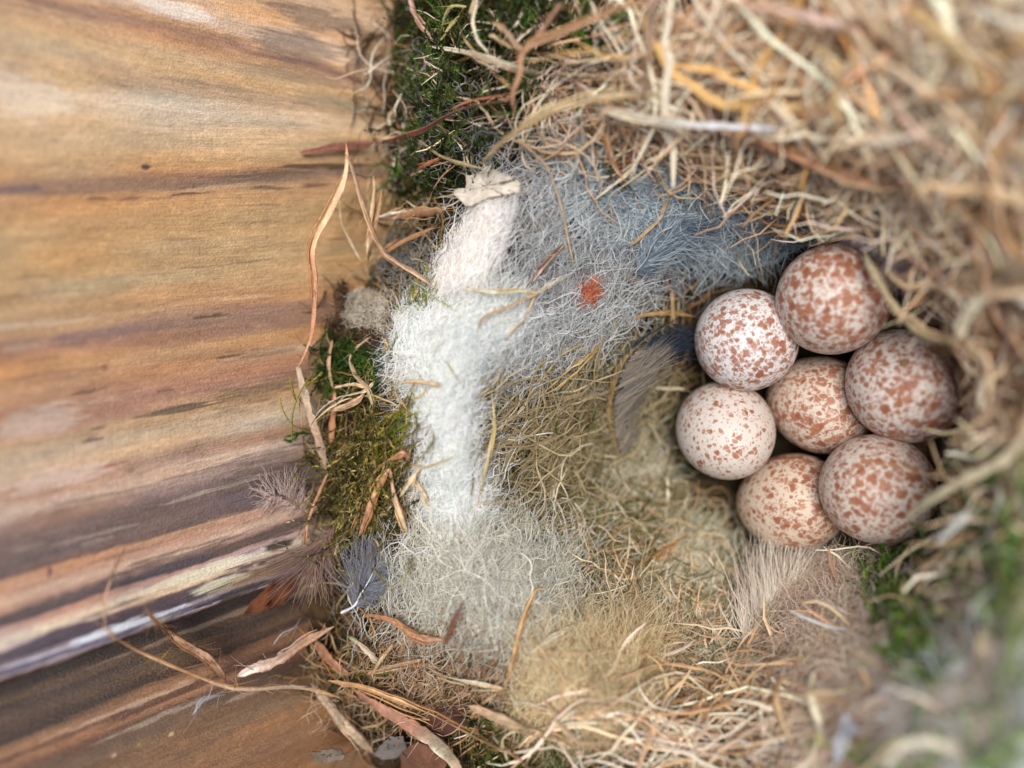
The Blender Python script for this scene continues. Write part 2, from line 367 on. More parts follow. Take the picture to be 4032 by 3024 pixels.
def bump(u, v, su, sv, h, rot=0):
    c, s = math.cos(math.radians(rot)), math.sin(math.radians(rot))
    dx, dy = GX - u, GY - v
    return h * np.exp(-(((dx * c + dy * s) / su) ** 2 + ((-dx * s + dy * c) / sv) ** 2) * .5)
HG += bump(1830, 1290, 190, 110, .18) + bump(1760, 1640, 90, 200, .22) + bump(1790, 1920, 90, 120, .15) + bump(1880, 2270, 250, 160, .12) + bump(2300, 2680, 210, 170, .25)
rb = np.random.default_rng(3)
HG += noise2(GV, GU, 220, 220, rb) * .045 + noise2(GV, GU, 90, 90, rb) * .035 + noise2(GV, GU, 40, 40, rb) * .02
EGG_AT = [(2935,1333,.05,1.0),(3276,1185,.80,1.0),(2857,1697,-.20,.985),(3227,1590,-.24,.985),(3558,1511,.85,1.0),(3112,1976,-.30,.985),(3457,1918,.75,1.0)]
for (eu, ev, ez, s) in EGG_AT:      # the cup gives way under each egg
    r = np.hypot(GX - eu, GY - ev) / (205 * (10.0 / (10 - ez)) )
    HG = np.where(r < 1.12, np.minimum(HG, ez - .70 * np.sqrt(np.clip(1 - (r / 1.25) ** 2, 0, 1)) - .05), HG)
def H(u, v):
    x = np.clip((u - GU[0]) / 20, 0, len(GU) - 1.001); y = np.clip((v - GV[0]) / 20, 0, len(GV) - 1.001)
    i = x.astype(int); j = y.astype(int); f = x - i; g = y - j
    return HG[j, i] * (1 - f) * (1 - g) + HG[j, i + 1] * f * (1 - g) + HG[j + 1, i] * (1 - f) * g + HG[j + 1, i + 1] * f * g
def S(u, v):
    """top of whatever stands there: nest or wood"""
    u = np.asarray(u, float); v = np.asarray(v, float)
    w = np.where(u < 1900, z_wood(np.minimum(u, 1900), v), -9)
    return np.maximum(H(u, v), w)

def bed():
    pts = P(GX, GY, HG)
    r = np.random.default_rng(8)
    t = noise2(GV, GU, 120, 120, r) * .5 + noise2(GV, GU, 45, 45, r) * .4
    a, b, c = lin((48, 36, 24)), lin((36, 34, 18)), lin((66, 50, 34))
    w = np.clip(.5 + t, 0, 1)[..., None]
    col = np.where(w < .5, a + (b - a) * (1 - 2 * w), a + (c - a) * (2 * w - 1))
    k = np.clip((GX - 3250) / 350, 0, 1)[..., None]
    col = col + (lin((176, 142, 110)) * np.exp(t * .5)[..., None] - col) * k * .85
    o = raw_mesh('nest_bed', pts, grid_faces(*GX.shape)[:, ::-1], M_BED, col)
    tag(o, 'packed dark bed of nest litter under the fibres, moss and eggs', 'nest litter', kind='stuff')
bed()

# ------------------------------------------------------------------ strands
def pick(blobs, n, rng):
    """n photo positions drawn from soft blobs (u, v, su, sv, weight, rot)"""
    B = np.array([(list(b) + [0])[:6] for b in blobs], float)
    k = rng.choice(len(B), n, p=B[:, 4] / B[:, 4].sum())
    g = np.clip(rng.normal(size=(n, 2)), -2.0, 2.0)
    c, s = np.cos(np.radians(B[k, 5])), np.sin(np.radians(B[k, 5]))
    x, y = g[:, 0] * B[k, 2], g[:, 1] * B[k, 3]
    return B[k, 0] + x * c - y * s, B[k, 1] + x * s + y * c
def strands(u, v, theta, length, K, rng, wave=.5, freq=1.5, curl=0., jit=.1, off=(0, .2), lift=0., zw=.03, lean=None):
    """strands that lie on the nest surface. theta in radians (0 = photo right, pi/2 = photo up), length cm"""
    n = len(u)
    ph = rng.uniform(0, 2 * np.pi, n); fr = freq * rng.uniform(.6, 1.5, n); am = wave * rng.uniform(.4, 1.4, n); cu = curl * rng.normal(size=n)
    th = np.asarray(theta) * np.ones(n)
    U = np.zeros((n, K)); V = np.zeros((n, K)); U[:, 0], V[:, 0] = u, v
    ds = length / (K - 1)
    for k in range(1, K):
        a = th + am * np.sin(2 * np.pi * fr * k / K + ph) + cu * (k / K - .5) + jit * rng.normal(size=n)
        z = S(U[:, k - 1], V[:, k - 1])
        st = ds * FPX / (CAM_Z - z)
        U[:, k] = U[:, k - 1] + np.cos(a) * st; V[:, k] = V[:, k - 1] - np.sin(a) * st
    t = np.linspace(0, 1, K)[None]
    U -= (U.mean(1) - u)[:, None]; V -= (V.mean(1) - v)[:, None]
    Z = S(U, V)
    Zm = np.maximum(Z, Z.mean(1, keepdims=True) - .25)
    o = rng.uniform(off[0], off[1], n)[:, None]
    Zm = Zm + o + lift * rng.uniform(-.3, 1, n)[:, None] * (t - .35) + zw * np.sin(2 * np.pi * (fr[:, None] * 1.3) * t + ph[:, None] * 2)
    return P(U, V, Zm)
def off_eggs(p, rng, keep=.05, grow=1.02):
    d = CAM_Z - p[..., 2]; u = 2016 + p[..., 0] * FPX / d; v = 1512 - p[..., 1] * FPX / d
    bad = np.zeros(len(p), bool)
    for (eu, ev, ez, s) in EGG_AT: bad |= (np.hypot(u - eu, v - ev) < grow * .70 * FPX / (CAM_Z - ez)).any(1)
    return ~bad | (rng.random(len(p)) < keep)
def prof(K, a=.35, b=.15):
    t = np.linspace(0, 1, K)
    return np.clip(np.minimum((t + .02) / a, (1.02 - t) / b), .12, 1) ** .6
def shade(cols, n, rng, jit=.12, w=None):
    c = np.array([lin(x) for x in cols]); k = rng.choice(len(c), n, p=w)
    return np.clip(c[k] * np.exp(rng.normal(size=(n, 1)) * jit) * (1 + rng.normal(size=(n, 3)) * .012), .002, .985)
def fur(g, blobs, n, seed, cols, length=(.6, 1.7), rad=.0031, mean=62, spread=34, K=12, wave=.5, off=(0, .2), lift=.15, w=None, jit=.08, curl=1.0, gaps=()):
    rng = np.random.default_rng(seed)
    u, v = pick(blobs, n, rng)
    th = np.radians(rng.normal(mean, spread, n))
    L = rng.uniform(length[0], length[1], n)
    p = strands(u, v, th, L, K, rng, wave=wave, freq=2.2, curl=curl, jit=.12, off=off, lift=lift, zw=.025)
    ok = off_eggs(p, rng, .0, .97)
    for (gu, gv, gs, gt) in gaps: ok &= (np.hypot((u - gu) / gs, (v - gv) / gt) > 1) | (rng.random(n) < .08)
    p = p[ok]; n = len(p)
    r = rad * np.exp(rng.normal(size=n) * .35)[:, None] * prof(K)[None]
    g.tubes(p, r, shade(cols, n, rng, jit, w))
    return g
def felt_core(o, blobs, thr, cols, seed, rise=.06):
    rng = np.random.default_rng(seed)
    B = np.array([(list(b) + [0])[:6] for b in blobs], float)
    u = np.arange(B[:, 0].min() - 300, B[:, 0].max() + 300, 9.0); v = np.arange(B[:, 1].min() - 300, B[:, 1].max() + 300, 9.0)
    U, V = np.meshgrid(u, v); D = np.zeros(U.shape)
    for b in B:
        c, s_ = np.cos(np.radians(b[5])), np.sin(np.radians(b[5])); dx, dy = U - b[0], V - b[1]
        D += np.exp(-(((dx * c + dy * s_) / b[2]) ** 2 + ((-dx * s_ + dy * c) / b[3]) ** 2) * .5) * min(1, b[4])
    D += noise2(v, u, 45, 45, rng) * .07 + noise2(v, u, 20, 20, rng) * .04
    k = np.clip((D - thr) / .45, -.3, 1)
    Z = H(U, V) - .05 + (rise + .05) * np.sign(k) * np.abs(k) ** .6 + noise2(v, u, 30, 30, rng) * .02 + noise2(v, u, 14, 14, rng) * .01
    f = grid_faces(*U.shape); keep = (D.ravel()[f] > thr - .1).all(1); f = f[keep][:, ::-1]
    used = np.unique(f); m = np.zeros(U.size, int); m[used] = np.arange(len(used))
    pts = P(U, V, Z).reshape(-1, 3)[used]
    c = np.broadcast_to(lin(cols), (len(used), 3)) * np.exp(rng.normal(size=(len(used), 1)) * .04)
    return part('felted_core', pts, m[f], M_FELT, o, np.clip(c, 0, .95))
def thing_fur(label, cat, blobs, n, seed, cols, name='fur_tuft', group=None, **kw):
    g = Geo(); fur(g, blobs, n, seed, cols, **kw)
    return tag(g.build(name, M_FUR), label, cat, group)

# ------------------------------------------------------------------ eggs
def egg_material():
    m = bpy.data.materials.new('egg_shell'); m.use_nodes = True
    nt = m.node_tree; N = nt.nodes; Lk = nt.links; b = N['Principled BSDF']
    def math_(op, a, c=None, d=None):
        n = N.new('ShaderNodeMath'); n.operation = op
        for k, x in enumerate((a, c, d)):
            if x is None: continue
            if isinstance(x, (int, float)): n.inputs[k].default_value = x
            else: Lk.new(x, n.inputs[k])
        return n.outputs[0]
    tc = N.new('ShaderNodeTexCoord'); oi = N.new('ShaderNodeObjectInfo')
    def prop(name):
        a = N.new('ShaderNodeAttribute'); a.attribute_type = 'OBJECT'; a.attribute_name = name; return a.outputs['Fac']
    seed, dens, warm = prop('pattern_seed'), prop('speckle'), prop('warmth')
    cv = N.new('ShaderNodeCombineXYZ'); Lk.new(seed, cv.inputs[0]); Lk.new(seed, cv.inputs[1])
    ad = N.new('ShaderNodeVectorMath'); ad.operation = 'ADD'; Lk.new(tc.outputs['Object'], ad.inputs[0]); Lk.new(cv.outputs[0], ad.inputs[1])
    dn = N.new('ShaderNodeTexNoise'); dn.inputs['Scale'].default_value = 9; dn.inputs['Detail'].default_value = 3; Lk.new(ad.outputs[0], dn.inputs['Vector'])
    ds = N.new('ShaderNodeVectorMath'); ds.operation = 'MULTIPLY_ADD'
    Lk.new(dn.outputs['Color'], ds.inputs[0]); ds.inputs[1].default_value = (.10, .10, .10); Lk.new(ad.outputs[0], ds.inputs[2])
    sep = N.new('ShaderNodeSeparateXYZ'); Lk.new(tc.outputs['Object'], sep.inputs[0])
    big = N.new('ShaderNodeTexNoise'); big.inputs['Scale'].default_value = 2.2; Lk.new(ad.outputs[0], big.inputs['Vector'])
    # more spots round the blunt end (+z) and in patches
    local = math_('MULTIPLY_ADD', sep.outputs[2], .22, math_('MULTIPLY_ADD', big.outputs[0], .7, -.35))
    def layer(scale, cut, gain, rnd):
        vo = N.new('ShaderNodeTexVoronoi'); vo.inputs['Scale'].default_value = scale; vo.inputs['Randomness'].default_value = rnd
        Lk.new(ds.outputs[0], vo.inputs['Vector'])
        sp = N.new('ShaderNodeSeparateColor'); Lk.new(vo.outputs['Color'], sp.inputs[0])
        r = math_('ADD', sp.outputs[0], math_('ADD', math_('SUBTRACT', dens, cut - .08), local))
        r = math_('MULTIPLY', r, gain)
        k = math_('SUBTRACT', r, vo.outputs['Distance'])
        f = math_('MULTIPLY', k, 4.6); cl = N.new('ShaderNodeClamp'); Lk.new(f, cl.inputs[0])
        return cl.outputs[0], sp.outputs[1]
    def mix(fac, c1, c2):
        n = N.new('ShaderNodeMix'); n.data_type = 'RGBA'
        for s, x in (('Factor', fac), ('A', c1), ('B', c2)):
            sk = [i for i in n.inputs if i.name == s and i.enabled][0] if s != 'Factor' else n.inputs[0]
            if isinstance(x, tuple): sk.default_value = (*x, 1)
            elif isinstance(x, (int, float)): sk.default_value = x
            else: Lk.new(x, sk)
        return [o for o in n.outputs if o.enabled][0]
    base = mix(warm, (.68, .65, .63), (.58, .45, .32))
    fl, _ = layer(18, .60, .75, 1)
    col = mix(math_('MULTIPLY', fl, .55), base, (.46, .27, .21))
    l1, g1 = layer(9.2, .72, .8, 1)
    l2, g2 = layer(15, .57, .85, 1)
    l3, g3 = layer(29, .62, .8, 1)
    spot1 = mix(g1, (.23, .068, .026), (.35, .125, .055)); spot2 = mix(g2, (.25, .075, .03), (.39, .15, .07))
    col = mix(math_('MULTIPLY', l2, .82), col, spot2)
    col = mix(math_('MULTIPLY', l1, .88), col, spot1)
    col = mix(math_('MULTIPLY', l3, .6), col, (.30, .11, .07))
    Lk.new(col, b.inputs['Base Color'])
    b.inputs['Roughness'].default_value = .5; b.inputs['Specular IOR Level'].default_value = .3
    b.inputs['Subsurface Weight'].default_value = 0.0
    bn = N.new('ShaderNodeTexNoise'); bn.inputs['Scale'].default_value = 40; Lk.new(tc.outputs['Object'], bn.inputs['Vector'])
    bp = N.new('ShaderNodeBump'); bp.inputs['Strength'].default_value = .12; bp.inputs['Distance'].default_value = .01
    Lk.new(bn.outputs[0], bp.inputs['Height']); Lk.new(bp.outputs[0], b.inputs['Normal'])
    return m
M_EGG = egg_material()
def egg_mesh():
    n, m = 48, 64
    th = np.linspace(1e-3, np.pi - 1e-3, n)[:, None]; ph = (np.arange(m) * 2 * np.pi / m)[None]
    R = .668
    zz = np.cos(th); r = np.sin(th) * R * (1 + .07 * zz)
    v = np.stack([r * np.cos(ph), r * np.sin(ph), zz * R * 1.17 + 0 * ph], -1).reshape(-1, 3)
    i = np.arange(n - 1)[:, None] * m; j = np.arange(m)[None]; j2 = (j + 1) % m
    f = np.stack([i + j, i + m + j, i + m + j2, i + j2], -1).reshape(-1, 4)
    return v, f
EGG_LAB = [
 ('white egg with a bluish sheen and red brown freckles beside the dark tipped feather', .36, .0, (14, -22, 30), 3.1),
 ('large densely freckled pinkish egg at the top of the clutch under overhanging fibres', .46, .45, (-20, 12, 80), 7.7),
 ('palest cream egg with sparse distinct round spots, leftmost of the clutch', .37, .42, (160, 10, 200), 12.3),
 ('warm buff egg lying in the middle, ringed by the other six eggs', .54, .7, (25, 30, 10), 17.9),
 ('heavily blotched pink egg half hidden behind a flake under the pale curved twig', .42, .4, (-28, -20, 140), 23.4),
 ('cream egg with rusty speckles lowest in the clutch, touching the pale feather', .40, .85, (24, 34, 60), 29.2),
 ('pinkish egg with rusty blotches resting against the blurred green moss', .39, .55, (30, 24, 250), 34.8)]
ev_, ef_ = egg_mesh()
egg0 = None
for (u, v, z, s), (lab, dens, warm, rot, seed) in zip(EGG_AT, EGG_LAB):
    if egg0 is None:
        o = egg0 = raw_mesh('egg', ev_, ef_, M_EGG, origin=np.zeros(3))
    else:
        o = egg0.copy(); C.objects.link(o)
    o.location = P(u, v, z); o.scale = (s, s, s); o.rotation_euler = [math.radians(a) for a in rot]
    o['speckle'] = dens; o['warmth'] = warm; o['pattern_seed'] = seed
    tag(o, lab, 'egg', 'clutch of speckled eggs in the nest cup')
# ------------------------------------------------------------------ white and grey fur
WHITE = [(253, 253, 250), (232, 238, 232), (254, 254, 252), (218, 224, 220)]
COOL = [(206, 214, 220), (190, 200, 208), (218, 222, 226), (176, 184, 196)]
COLUMN = [(1810, 1275, 115, 52, 1.0, -8), (1965, 1262, 62, 40, .9), (1665, 1320, 48, 38, .8), (1700, 1400, 70, 60, .9), (1735, 1550, 50, 80, 1.0), (1752, 1700, 46, 110, 1.0, 8), (1768, 1880, 46, 85, .9), (1815, 1990, 46, 46, .7)]
o = thing_fur('thick white woolly column running down the left rim, broad and densest at its middle', 'wool', COLUMN + [(1760, 1500, 130, 330, .55), (1870, 1330, 140, 70, .5)],
    9500, 101, WHITE, name='white_wool', off=(.0, .34), jit=.07, rad=.0036, w=[.5, .15, .3, .05], length=(.4, 1.2), gaps=[(1700, 1130, 120, 50), (1960, 1420, 80, 60)])
felt_core(o, COLUMN, .48, (250, 249, 242), 151)
thing_fur('loose white woolly mat at the lower left, thin enough to see dark gaps through', 'wool', [
    (1900, 2190, 150, 60, 1.6, 12), (1990, 2290, 130, 110, 2.2, 0), (1780, 2240, 140, 90, 1.6), (1930, 2420, 150, 80, 1.3), (2120, 2340, 90, 110, .9, 20), (1680, 2330, 100, 90, .8), (2000, 2540, 150, 60, .5), (1920, 2330, 260, 190, 1.2)],
    2900, 102, [(236, 234, 224), (222, 220, 208), (246, 244, 236), (200, 196, 182)], name='white_wool', off=(.02, .34), rad=.0042, mean=70, jit=.05)
thing_fur('thin pale blue grey web of fur between the wool column and the eggs', 'fur', [
    (2120, 1010, 110, 130, 1.6), (2230, 1200, 150, 90, 1.8), (2350, 1020, 110, 110, 1.2), (2080, 1390, 110, 90, 1.2), (2250, 1340, 110, 80, 1.0), (2150, 850, 80, 90, .9), (2200, 700, 130, 70, .9), (2000, 1230, 80, 80, .8), (2450, 1180, 80, 70, .6), (2300, 1100, 170, 220, 1.6)],
    1700, 103, [(222, 225, 225), (204, 207, 207), (238, 240, 240), (176, 168, 162)], name='grey_fur', off=(.02, .32), rad=.004, gaps=[(1990, 1010, 70, 110), (2090, 820, 50, 40), (2160, 960, 45, 30), (2250, 830, 40, 30), (2060, 1090, 40, 26), (2210, 1330, 36, 26)])
thing_fur('bluish fur pad under the overhanging straws above the eggs', 'fur', [
    (2500, 760, 130, 60, 1.4), (2690, 680, 130, 50, 1.4), (2880, 760, 130, 60, 1.6, 20), (2720, 860, 150, 60, 1.4), (2900, 900, 140, 60, 1.3, 10), (2800, 980, 130, 45, .9), (3050, 850, 90, 50, .8, 25), (2520, 900, 80, 70, .8), (2450, 640, 110, 45, .7)],
    3600, 104, [(212, 223, 226), (194, 207, 212), (230, 237, 238), (152, 164, 175)], name='blue_grey_fur', off=(.0, .26), mean=30, spread=60, rad=.004)
TUFT = [(1935, 862, 36, 50, 1.0, 15), (1898, 955, 44, 60, 1.0, 15), (1850, 1036, 52, 40, 1.0, 20), (1790, 1080, 46, 24, .7, -10)]
o = thing_fur('smooth bright white elongated cotton tuft standing above the wool column', 'wool', TUFT,
    5000, 105, [(254, 253, 250), (252, 251, 248), (250, 244, 240)], name='cotton_tuft', off=(.05, .5), rad=.0032, mean=68, spread=20, wave=.3, lift=.05, curl=.5, length=(.3, .7))
felt_core(o, TUFT, .42, (251, 249, 246), 155, rise=.45)
thing_fur('tan matted fur pad at the bottom between straw and cup', 'fur', [
    (2300, 2640, 120, 90, 2), (2420, 2720, 100, 80, 1.5), (2250, 2770, 110, 50, 1.2), (2180, 2660, 70, 70, .8), (2480, 2560, 80, 70, .9)],
    4200, 106, [(246, 234, 200), (234, 220, 182), (250, 242, 216), (206, 176, 130)], name='tan_fur', off=(.05, .4), mean=75, spread=26)
g = Geo()
fur(g, [(1440, 1185, 34, 18, 1.0, 10), (1492, 1235, 16, 34, .8), (1398, 1225, 14, 28, .8), (1430, 1260, 34, 12, .8)], 1500, 107, [(216, 206, 188), (196, 182, 160), (226, 220, 208)], length=(.15, .36), rad=.0042, spread=90, wave=1.0, off=(.15, .5), curl=4)
fur(g, [(1400, 1275, 40, 20, 1.0, -20), (1440, 1320, 26, 28, .6), (1330, 1290, 26, 12, .5, 30), (1345, 1160, 10, 26, .4), (1445, 1225, 20, 18, .5)], 900, 108, [(110, 86, 66), (84, 66, 54), (140, 112, 86)], length=(.15, .4), rad=.0042, spread=90, wave=1.0, off=(.1, .45), curl=3)
tag(g.build('wool_scrap', M_FUR), 'small curled cream and brown wool scrap caught at the edge against the board', 'wool scrap')
g = Geo(); fur(g, [(2322, 1146, 13, 20, 1, 30), (2335, 1165, 9, 9, .5)], 170, 109, [(226, 138, 98), (214, 112, 72), (236, 176, 142)], length=(.15, .45), rad=.0035, mean=60, spread=40, wave=.6, off=(.2, .36), curl=1)
tag(g.build('orange_fluff', M_FUR), 'tiny bright orange fluff in the grey fur', 'fluff')
thing_fur('creamy white fluff lying inside the cup, below and left of the eggs', 'fluff', [
    (2760, 2210, 60, 60, 1.6, 60), (2700, 2120, 45, 22, .7), (2790, 2330, 36, 60, .9), (2640, 2240, 26, 40, .6), (2560, 2330, 60, 60, .6), (2620, 2520, 80, 50, .6), (2880, 2600, 80, 34, 1.0, -15), (2930, 2660, 90, 26, .8, -15), (2560, 1830, 40, 45, .5), (2480, 1900, 60, 50, .5), (2450, 1700, 40, 40, .4)],
    1500, 110, [(246, 242, 220), (236, 230, 206), (250, 248, 234)], name='cream_fluff', off=(.0, .25), spread=60)
thing_fur('dusky pinkish grey fluff among the straws right of the blue fur', 'fluff', [
    (3500, 800, 70, 60, 1.2), (3560, 880, 60, 50, 1.0), (3450, 730, 50, 40, .6), (3620, 950, 50, 40, .5)],
    2600, 111, [(216, 202, 202), (200, 184, 184), (232, 226, 226)], name='grey_fluff', off=(.0, .35), rad=.004, spread=80)
thing_fur('pale beige down heaped along the lower right bank under the eggs', 'down', [
    (3230, 2330, 120, 60, 1.4, -20), (3350, 2420, 120, 80, 1.6, -25), (3300, 2560, 110, 90, 1.2), (3450, 2600, 100, 90, 1.0), (3330, 2700, 100, 70, .8), (3120, 2260, 70, 36, .7), (3500, 2750, 140, 110, 1.3), (3700, 2620, 120, 130, 1.2), (3250, 2850, 110, 90, .8), (3780, 2850, 110, 90, .9)],
    8500, 112, [(246, 234, 218), (238, 222, 204), (250, 242, 232)], name='beige_down', off=(.05, .55), rad=.004, mean=40, spread=40, length=(.6, 1.2), wave=.5)

thing_fur('bright bluish white fluff in the lower right corner, close and blurred', 'fluff', [(4010, 2870, 60, 90, 1.4), (3930, 2980, 70, 40, .8), (3860, 2700, 60, 50, .5), (3720, 2830, 60, 50, .4)], 1700, 113, [(250, 252, 254), (240, 244, 252)], name='white_fluff', off=(.1, .5), rad=.005, spread=80)
# ------------------------------------------------------------------ dry fibre masses
def fibre_mass(name, label, jobs, seed):
    rng = np.random.default_rng(seed); g = Geo()
    for (blobs, n, length, rad, mean, spread, cols, off, lift, wave, K) in jobs:
        u, v = pick(blobs, n, rng)
        th = np.radians(rng.normal(mean, spread, n)); L = rng.uniform(length[0], length[1], n); jt = .16
        p = strands(u, v, th, L, K, rng, wave=wave, freq=.8, curl=1.0, jit=jt, off=off, lift=lift, zw=.04)
        ok = off_eggs(p, rng, .03); p = p[ok]; n = len(p)
        r = rad * np.exp(np.clip(rng.normal(size=n), -1.5, 1.3) * .4)[:, None] * prof(K, .25, .2)[None]
        g.tubes(p, r, shade(cols, n, rng, .16), sides=4, flat=.3, twist=(rng.normal(0, .6, n)[:, None] + np.linspace(0, 1.0, K)[None] * rng.normal(size=(n, 1))))
    return tag(g.build(name, M_FIBRE), label, 'dry grass', kind='stuff')
TAN = [(226, 202, 166), (206, 176, 136), (240, 226, 200), (186, 146, 106), (214, 174, 138), (232, 212, 192), (244, 234, 214)]
BROWN = [(152, 112, 74), (172, 132, 88), (134, 98, 64), (192, 158, 116), (162, 124, 90)]
OLIVE = [(128, 118, 80), (106, 98, 62), (154, 142, 102), (86, 78, 50), (172, 160, 120)]
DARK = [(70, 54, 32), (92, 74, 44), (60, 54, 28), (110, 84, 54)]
fibre_mass('dry_grass', 'tangled tan grass and roots heaped at the upper right', [
    ([(3000, 250, 330, 130, 2.0), (3500, 350, 300, 200, 2.0), (3250, 60, 350, 90, 1.4), (3850, 200, 200, 200, 1.4), (2700, 330, 200, 70, 1.1), (3800, 700, 180, 230, 1.4), (3400, 620, 200, 120, 1.2)], 1250, (.8, 2.6), .0115, 60, 70, TAN, (.05, .65), .4, .6, 14),
    ([(3000, 250, 330, 130, 1.5), (3500, 350, 300, 200, 2.0), (3850, 300, 200, 250, 1.4), (3700, 800, 200, 180, 1.2), (3300, 120, 400, 100, 1.0)], 520, (1.0, 3.0), .0155, 130, 65, TAN + [(244, 232, 206), (240, 226, 190)], (.15, .8), .4, .5, 14),
    ([(3100, 300, 300, 130, 1.5), (3700, 300, 250, 250, 1.5)], 60, (1.5, 3.0), .030, 130, 50, TAN[:4] + [(226, 182, 116)], (.3, .85), .3, .4, 14),
    ([(3000, 250, 400, 200, 1.5), (3600, 500, 350, 300, 2.0)], 700, (.8, 1.8), .012, 60, 70, BROWN + TAN, (-.02, .2), .15, .6, 9)], 201)
fibre_mass('dry_grass', 'tan fibres sweeping round the bank beside the cup on the right', [
    ([(3150, 700, 150, 40, 1.2, 28), (3350, 850, 130, 45, 1.5, 32), (2900, 600, 170, 50, 1.4, 12), (2600, 540, 230, 55, 1.3)], 520, (1.0, 2.6), .013, -25, 18, TAN + BROWN[:2], (.0, .4), .25, .6, 13),
    ([(3830, 1000, 140, 160, 1.5), (4000, 1400, 80, 200, 1.6), (3980, 1750, 90, 150, 1.5), (3750, 1180, 100, 60, .8), (4000, 2050, 120, 150, 1.0)], 300, (1.0, 2.6), .021, 60, 70, TAN + [(240, 226, 190)], (.05, .5), .3, .6, 14),
    ([(3960, 1250, 90, 300, 1.5), (3940, 1800, 90, 200, 1.2)], 500, (.5, 1.4), .010, 80, 60, TAN + [(232, 216, 186)], (.0, .4), .25, .8, 10),
    ([(3550, 2550, 220, 200, 1.5), (3800, 2800, 180, 160, 1.2), (3350, 2750, 160, 140, 1.0), (3900, 2400, 120, 200, 1.0)], 120, (.9, 2.4), .019, 80, 60, TAN + [(240, 228, 204), (206, 180, 160), (220, 224, 220)], (.05, .5), .3, .55, 14)], 202)
fibre_mass('dry_grass', 'olive brown fibres lining the inside of the cup around the eggs', [
    ([(2350, 1650, 200, 150, 2.0), (2500, 1950, 200, 180, 2.0), (2250, 1950, 200, 150, 1.6), (2600, 1450, 130, 110, 1.0), (2350, 2250, 200, 150, 1.4), (2750, 2080, 170, 110, 1.0)], 1500, (.6, 1.8), .0075, 55, 60, OLIVE + [(140, 124, 86), (166, 152, 114), (184, 172, 136), (104, 102, 68)], (.0, .22), .2, .8, 10),
    ([(2350, 1600, 200, 120, 2.0), (2150, 1750, 120, 120, 1.6)], 260, (.8, 1.9), .010, 45, 20, [(160, 142, 106), (142, 124, 90), (182, 164, 128)], (.05, .35), .2, .5, 12),
    ([(2500, 2050, 170, 150, 1.5), (2650, 2350, 130, 130, 1.3), (2480, 2300, 110, 110, 1.0), (2850, 2350, 100, 100, .6)], 520, (.5, 1.8), .0085, 70, 70, OLIVE[:3] + TAN[:4], (.05, .3), .2, .7, 12),
    ([(3000, 1080, 220, 50, 1.0), (3400, 1020, 120, 60, .8), (2750, 1250, 70, 120, .6), (3100, 2230, 300, 50, 1.0), (3650, 2030, 50, 140, .6), (2680, 1600, 60, 200, .8)], 700, (.5, 1.3), .009, 20, 60, BROWN + DARK, (-.03, .15), .1, .7, 9)], 203)
fibre_mass('dry_grass', 'rusty brown grass bedding along the bottom edge', [
    ([(2900, 2850, 260, 90, 2.0), (2600, 2780, 200, 100, 1.2), (3050, 2700, 160, 90, 1.4), (2500, 2930, 260, 60, 1.3)], 330, (.9, 2.4), .013, 8, 34, BROWN[3:] + TAN, (.0, .5), .3, .6, 13),
    ([(2750, 2500, 240, 130, 1.4), (2720, 2640, 120, 90, .8), (2700, 2350, 200, 120, 1.0), (3000, 2950, 300, 80, 1.0)], 600, (.5, 1.6), .009, 60, 60, OLIVE + TAN, (.0, .25), .2, .7, 10),
    ([(1800, 2640, 250, 60, 1.5), (1650, 2740, 220, 60, 1.3), (2000, 2800, 250, 70, 1.4), (1500, 2560, 130, 80, .8)], 520, (.5, 1.4), .010, 0, 45, BROWN + DARK, (.0, .25), .15, .6, 10),
    ([(1750, 2620, 260, 90, 1.5), (1600, 2760, 180, 80, 1.0)], 700, (.25, .7), .0045, 65, 30, [(196, 170, 140), (160, 128, 96)], (.1, .4), .3, .6, 8)], 204)
fibre_mass('dry_grass', 'fine straw ends strewn over the mossy left edge', [
    ([(1450, 1600, 110, 200, 1.5), (1450, 1950, 110, 180, 1.5), (1600, 1150, 90, 150, .8), (1580, 850, 110, 110, .7)], 380, (.3, .9), .0085, 60, 60, [(176, 150, 96), (150, 118, 70), (196, 174, 126)], (.05, .35), .3, .5, 9),
    ([(1650, 400, 110, 200, 1.0), (2050, 250, 220, 150, 1.4), (2350, 250, 170, 150, 1.2)], 420, (.5, 1.5), .0085, 40, 60, TAN + DARK, (.05, .5), .3, .6, 10)], 205)
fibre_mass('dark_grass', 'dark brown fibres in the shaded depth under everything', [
    ([(1700, 400, 150, 300, 1.0), (2000, 150, 300, 150, 1.0), (1500, 1700, 130, 300, 1.2), (1500, 2300, 150, 150, 1.0), (2200, 2900, 400, 80, 1.0), (2200, 1000, 250, 300, 1.4), (1700, 1050, 100, 200, .8), (3400, 2300, 200, 200, 1.0), (3700, 2600, 250, 250, 1.0)], 2200, (.4, 1.2), .0095, 60, 70, DARK + [(54, 40, 30), (84, 60, 44)], (-.03, .12), .1, .7, 9)], 206)

